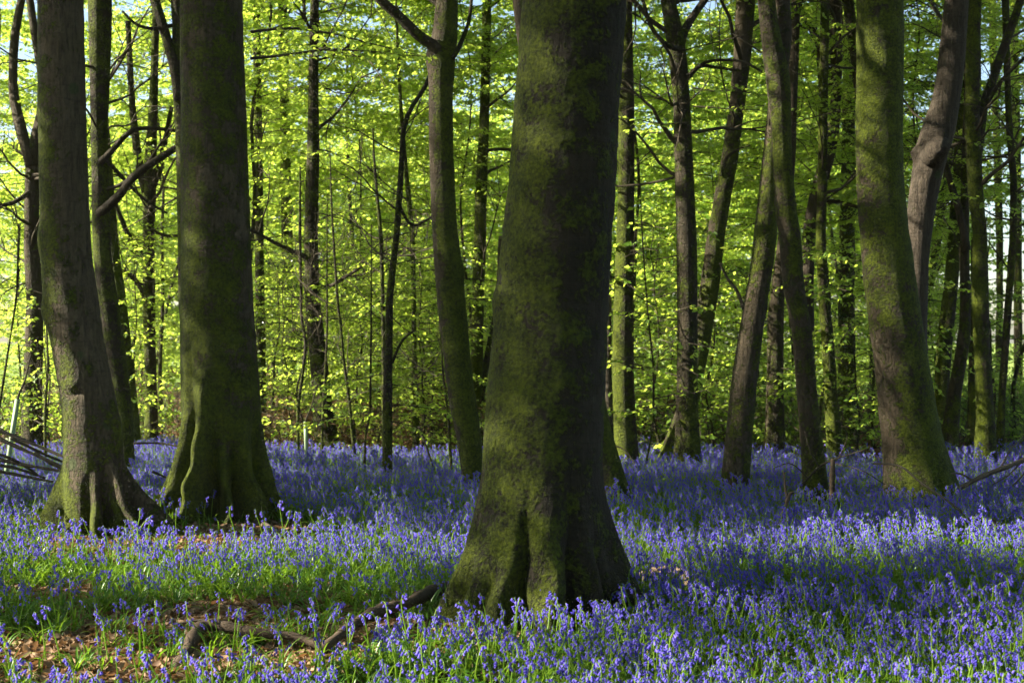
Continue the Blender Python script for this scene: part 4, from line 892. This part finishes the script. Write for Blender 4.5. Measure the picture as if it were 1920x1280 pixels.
def bluebell_variant(seed):
    rng = np.random.default_rng(seed); h = rng.uniform(.19, .275); nb = int(rng.integers(5, 10)); lean = rng.normal(0, .03, 2); nod = rng.uniform(.03, .065)
    nod *= .55
    pts = spline([(0, 0, -.01), (lean[0] * .25, lean[1] * .25, h * .30), (lean[0] * .6, lean[1] * .6, h * .58), (lean[0] + nod * .15, lean[1], h * .80), (lean[0] + nod * .55, lean[1], h * .95), (lean[0] + nod * 1.1, lean[1], h * 1.0)], 12)
    st = Tubes(); st.add(pts, np.linspace(.0036, .0018, 12), 5, cap=False); sv = np.concatenate(st.v); sq = np.concatenate(st.f)
    bv = []; bq = []; bt = []; br = []; c = 0
    for i in range(nb):
        u = .62 + .38 * i / (nb - 1); x = u * 11; a = int(min(10, x)); p = pts[a] + (pts[a + 1] - pts[a]) * (x - a)
        az = rng.normal(0, 1.2); out = np.array([math.cos(az), math.sin(az), 0]) * rng.uniform(.008, .014); s = rng.uniform(.80, 1.02) * (1 - .35 * max(0, u - .85) / .15)
        V, Q, T = bell_geo(rng, s); M = rotm((-math.sin(az), math.cos(az), 0), -rng.uniform(.15, .95))
        V = V @ M.T + p + out + [0, 0, .003]
        bv.append(V); bq.append(Q + c); bt.append(T + c); br += [rng.uniform(0, .85)] * len(V); c += len(V)
        sq_n = len(sv); pd = Tubes(); pd.add(np.array([p, p + out * .7 + [0, 0, .006], p + out + [0, 0, .003]]), [.0012, .001, .001], 3, cap=False)
        sv = np.concatenate([sv, np.concatenate(pd.v)]); sq = np.concatenate([sq, np.concatenate(pd.f) + sq_n])
    lv, lq, lr = straps(rng, int(rng.integers(2, 5)), .19, .0056, 1.0)
    return dict(stem=(sv, sq), bell=(np.concatenate(bv), np.concatenate(bq), np.concatenate(bt), np.array(br)), leaf=(lv, lq, lr), h=h)

VAR = [bluebell_variant(900 + i) for i in range(12)]
SRC = bpy.data.collections.new('bluebell_kinds')       # prototypes for instancing, not linked to the scene
for i, v in enumerate(VAR):
    (sv, sq), (bv, bq, bt, br), (lv, lq, lr) = v['stem'], v['bell'], v['leaf']
    n1, n2 = len(sv), len(sv) + len(bv)
    me = mesh_np('bluebell_kind%02d' % i, np.concatenate([sv, bv, lv]), [np.concatenate([sq, bq + n1, lq + n2]), bt + n1], mats=[M_STEM, M_BELL, M_STRAP],
                 mat_idx=[np.concatenate([np.zeros(len(sq)), np.ones(len(bq)), np.full(len(lq), 2)]), np.ones(len(bt))], attrs={'rnd': np.concatenate([np.full(len(sv), .3), br, lr])})
    SRC.objects.link(bpy.data.objects.new('kind_%02d' % i, me))
    v['m_stem'] = mesh_np('stem', sv, [sq], mats=[M_STEM], attrs={'rnd': np.full(len(sv), .3)})
    v['m_bell'] = mesh_np('blossom', bv, [bq, bt], mats=[M_BELL], attrs={'rnd': br})
    v['m_leaf'] = mesh_np('leaf_tuft', lv, [lq], mats=[M_STRAP], attrs={'rnd': lr})
SRC_TUFT = bpy.data.collections.new('tuft_kinds')
for i in range(8):
    rng = np.random.default_rng(950 + i); V, Q, R = straps(rng, 9, .19, .0056, 1.05)
    SRC_TUFT.objects.link(bpy.data.objects.new('tuft_%02d' % i, mesh_np('tuft_kind', V, [Q], mats=[M_STRAP], attrs={'rnd': R})))
SRC_LIT = bpy.data.collections.new('litter_kinds')
for i in range(6):
    rng = np.random.default_rng(970 + i); V = []; L = .062
    us = np.linspace(0, 1, 5); cl = rng.uniform(-1.2, 1.2); cr = rng.uniform(-.8, 1.6)
    for u in us:
        w = .5 * .036 * math.sin(math.pi * min(.97, max(.03, u))) ** .7
        z = .010 + cl * .012 * (u - .5) ** 2 * 4 + rng.normal(0, .0015)
        V += [((u - .5) * L, -w, z + cr * w * .5), ((u - .5) * L, 0, z), ((u - .5) * L, w, z + cr * w * .6)]
    Q = [(3 * j + a, 3 * j + a + 1, 3 * j + a + 4, 3 * j + a + 3) for j in range(4) for a in (0, 1)]
    SRC_LIT.objects.link(bpy.data.objects.new('litter_%02d' % i, mesh_np('litter_kind', np.array(V), [np.array(Q)], mats=[M_LITTER], attrs={'rnd': np.zeros(15)})))

def scatter(name, pos, rot, scl, kind, coll, label):
    me = mesh_np(name, pos, []); n = len(pos)
    a = me.attributes.new('rot', 'FLOAT_VECTOR', 'POINT'); a.data.foreach_set('vector', np.asarray(rot, np.float32).ravel())
    a = me.attributes.new('scl', 'FLOAT', 'POINT'); a.data.foreach_set('value', np.asarray(scl, np.float32))
    a = me.attributes.new('kidx', 'INT', 'POINT'); a.data.foreach_set('value', np.asarray(kind, np.int32))
    o = link(name, me); tag(o, label, None, None, 'stuff')
    ng = bpy.data.node_groups.new(name + '_scatter', 'GeometryNodeTree')
    ng.interface.new_socket('Geometry', in_out='INPUT', socket_type='NodeSocketGeometry'); ng.interface.new_socket('Geometry', in_out='OUTPUT', socket_type='NodeSocketGeometry')
    gi = ng.nodes.new('NodeGroupInput'); go = ng.nodes.new('NodeGroupOutput'); ip = ng.nodes.new('GeometryNodeInstanceOnPoints'); ci = ng.nodes.new('GeometryNodeCollectionInfo')
    ci.inputs['Collection'].default_value = coll; ci.inputs['Separate Children'].default_value = True; ci.inputs['Reset Children'].default_value = True
    def attr(nm, ty):
        nd = ng.nodes.new('GeometryNodeInputNamedAttribute'); nd.data_type = ty; nd.inputs['Name'].default_value = nm; return nd.outputs['Attribute']
    ng.links.new(gi.outputs[0], ip.inputs['Points']); ng.links.new(ci.outputs[0], ip.inputs['Instance'])
    ip.inputs['Pick Instance'].default_value = True
    ng.links.new(attr('kidx', 'INT'), ip.inputs['Instance Index']); ng.links.new(attr('rot', 'FLOAT_VECTOR'), ip.inputs['Rotation']); ng.links.new(attr('scl', 'FLOAT'), ip.inputs['Scale'])
    ng.links.new(ip.outputs[0], go.inputs[0])
    md = o.modifiers.new('scatter', 'NODES'); md.node_group = ng
    return o

def ell(x, y, c, rx, ry): return np.exp(-(((x - c[0]) / rx) ** 2 + ((y - c[1]) / ry) ** 2) ** 1.5)
BARE = [(gpt(400, 1165), .62, .40), (gpt(440, 1235), .50, .28), (gpt(90, 1215), .45, .30), (gpt(180, 1275), .5, .3), (gpt(20, 985), .75, .55), (gpt(505, 1003), .42, .30), (gpt(70, 1120), .45, .28), (gpt(310, 990), .5, .25), (gpt(850, 1185), .35, .30), (gpt(1000, 1185), .4, .30), (gpt(1130, 1170), .25, .2), (gpt(190, 1025), .80, .95), (gpt(420, 1020), .8, .95), (gpt(690, 1205), .28, .24), (gpt(770, 1180), .28, .24), (gpt(560, 1222), .3, .2), (gpt(640, 1185), .3, .18)]
def bare(x, y):
    b = 0
    for c, rx, ry in BARE: b = np.maximum(b, ell(x, y, c, rx, ry))
    return b
def free_of_trunks(x, y, m=0.0):
    ok = np.ones(len(x), bool)
    for (a, b, r) in FOOT: ok &= (x - a) ** 2 + (y - b) ** 2 > (r + m) ** 2
    return ok
def edge(x): return 17.6 + 1.1 * (vnoise(np.stack([x * .45, x * 0, x * 0], -1), 77) - .5) * 2

def build_flowers():
    rng = np.random.default_rng(33)
    n = 84000; y = np.sqrt(rng.uniform(4.6 ** 2, 19.5 ** 2, n)); x = rng.uniform(-1, 1, n) * (0.37 * y + 1.0)
    # uniform over the trapezium
    area = (19.5 - 4.6) * 2 * (0.37 * 12 + 1.0)
    q = np.stack([x, y, 0 * x], -1)
    cl = fbm(q * 1.5, 3, 41); cl2 = vnoise(q * .45, 42)
    left = np.clip((-x - .15) / .9, 0, 1) * np.clip((9.6 - y) / 1.6, 0, 1)
    d = (0.30 + 1.6 * np.clip(cl - .32, 0, 1)) * (0.75 + .5 * cl2) * (1 - .55 * left)
    d *= 1 - .97 * np.clip(bare(x, y) * 1.25, 0, 1)
    d *= np.clip((edge(x) - y) / .5, 0, 1)
    near_thin = np.where(y < 12.5, 0.92, 1.0)
    keep = (rng.uniform(0, 1, n) < d * near_thin) & free_of_trunks(x, y, .02)
    x, y = x[keep], y[keep]; n = len(x); z = ground_z(x, y)
    rz = rng.normal(2.6, 1.5, n); tilt = rng.normal(0, .16, (n, 2)); s = np.clip(rng.normal(.86, .17, n), .45, 1.3) * (0.88 + .3 * vnoise(np.stack([x, y, 0 * x], -1) * .8, 43)); k = rng.integers(0, 12, n)
    # the 300 that show largest stand as plants of their own
    px = 960 + x / y * F; vis = (abs(px - 960) < 930) & (640 + (CH - z - .17 * s) / y * F < 1276)
    order = np.argsort(np.where(vis, y / (s * .25 + .75), 1e9))[:300]
    for i in order:
        v = VAR[k[i]]; t = empty('bluebell', (float(x[i]), float(y[i]), float(z[i]))); t.rotation_euler = (tilt[i, 0], tilt[i, 1], rz[i]); t.scale = (s[i],) * 3
        tag(t, 'violet bluebell on a pale green stem in the nearest strip of flowers', 'bluebell', 'bluebells along the front of the carpet')
        link('stem', v['m_stem'], t); link('blossom', v['m_bell'], t); link('leaf_tuft', v['m_leaf'], t)
    m = np.ones(n, bool); m[order] = False
    scatter('bluebell_carpet', np.stack([x, y, z], -1)[m], np.stack([tilt[m, 0], tilt[m, 1], rz[m]], -1), s[m], k[m], SRC, 'dense carpet of violet bluebells covering the woodland floor')
    print('bluebells', n)
    # leaf tufts
    n = 26000; y = np.sqrt(rng.uniform(4.6 ** 2, 18.5 ** 2, n)); x = rng.uniform(-1, 1, n) * (0.37 * y + 1.0)
    q = np.stack([x, y, 0 * x], -1); d = (0.25 + 1.3 * np.clip(fbm(q * 1.8, 3, 51) - .3, 0, 1)) * (1 - .93 * np.clip(bare(x, y) * 1.15, 0, 1)) * np.clip((edge(x) - y) / .5, 0, 1)
    d *= np.where(y > 12, .55, 1.0)
    keep = (rng.uniform(0, 1, n) < d) & free_of_trunks(x, y, .03); x, y = x[keep], y[keep]; n = len(x)
    scatter('bluebell_leaves', np.stack([x, y, ground_z(x, y)], -1), np.stack([rng.normal(0, .1, n), rng.normal(0, .1, n), rng.uniform(0, 6.28, n)], -1), rng.uniform(.65, 1.15, n), rng.integers(0, 8, n), SRC_TUFT, 'green strap shaped bluebell leaves between the flower stems')
    # litter
    n = 42000; y = np.sqrt(rng.uniform(4.6 ** 2, 13.5 ** 2, n)); x = rng.uniform(-1, 1, n) * (0.37 * y + .8)
    d = .18 + .82 * np.clip(bare(x, y) * 1.6, 0, 1); keep = (rng.uniform(0, 1, n) < d) & free_of_trunks(x, y, .0)
    x, y = x[keep], y[keep]
    # more on the bare ground itself
    ex = [];
    for c, rx, ry in BARE:
        k2 = int(5200 * rx * ry); ex.append(np.stack([rng.normal(c[0], rx * .75, k2), rng.normal(c[1], ry * .8, k2)], 1))
    ex = np.concatenate(ex); ok = free_of_trunks(ex[:, 0], ex[:, 1]); ex = ex[ok]
    fx = rng.uniform(-9, 9, 9000); fy = rng.uniform(17.5, 23, 9000)
    x = np.concatenate([x, ex[:, 0], fx]); y = np.concatenate([y, ex[:, 1], fy]); n = len(x)
    scatter('leaf_litter', np.stack([x, y, ground_z(x, y) + rng.uniform(0, .022, n)], -1), np.stack([rng.normal(0, .45, n), rng.normal(0, .45, n), rng.uniform(0, 6.28, n)], -1), rng.uniform(.7, 1.25, n), rng.integers(0, 6, n), SRC_LIT, 'fallen brown beech leaves covering the bare ground')
    print('litter', n)
build_flowers()

# ------------------------------------------------------------------ thin sunlit air of the wood
def build_haze():
    lo, hi = (-70, -40, -1.5), (70, 75, 26)
    V = np.array([[x, y, z] for x in (lo[0], hi[0]) for y in (lo[1], hi[1]) for z in (lo[2], hi[2])], float)
    Q = np.array([(0, 1, 3, 2), (4, 6, 7, 5), (0, 4, 5, 1), (2, 3, 7, 6), (0, 2, 6, 4), (1, 5, 7, 3)])
    m = bpy.data.materials.new('woodland_air'); m.use_nodes = True; t = m.node_tree; t.nodes.clear()
    out = t.nodes.new('ShaderNodeOutputMaterial'); v = t.nodes.new('ShaderNodeVolumePrincipled')
    v.inputs['Color'].default_value = (.93, .95, .85, 1); v.inputs['Density'].default_value = HAZE; v.inputs['Anisotropy'].default_value = 0.3
    t.links.new(v.outputs[0], out.inputs['Volume'])
    o = link('haze', mesh_np('haze', V, [Q], smooth=False, mats=[m])); tag(o, 'thin bright air between the trees', None, None, 'stuff')
HAZE = 0.0003
build_haze()
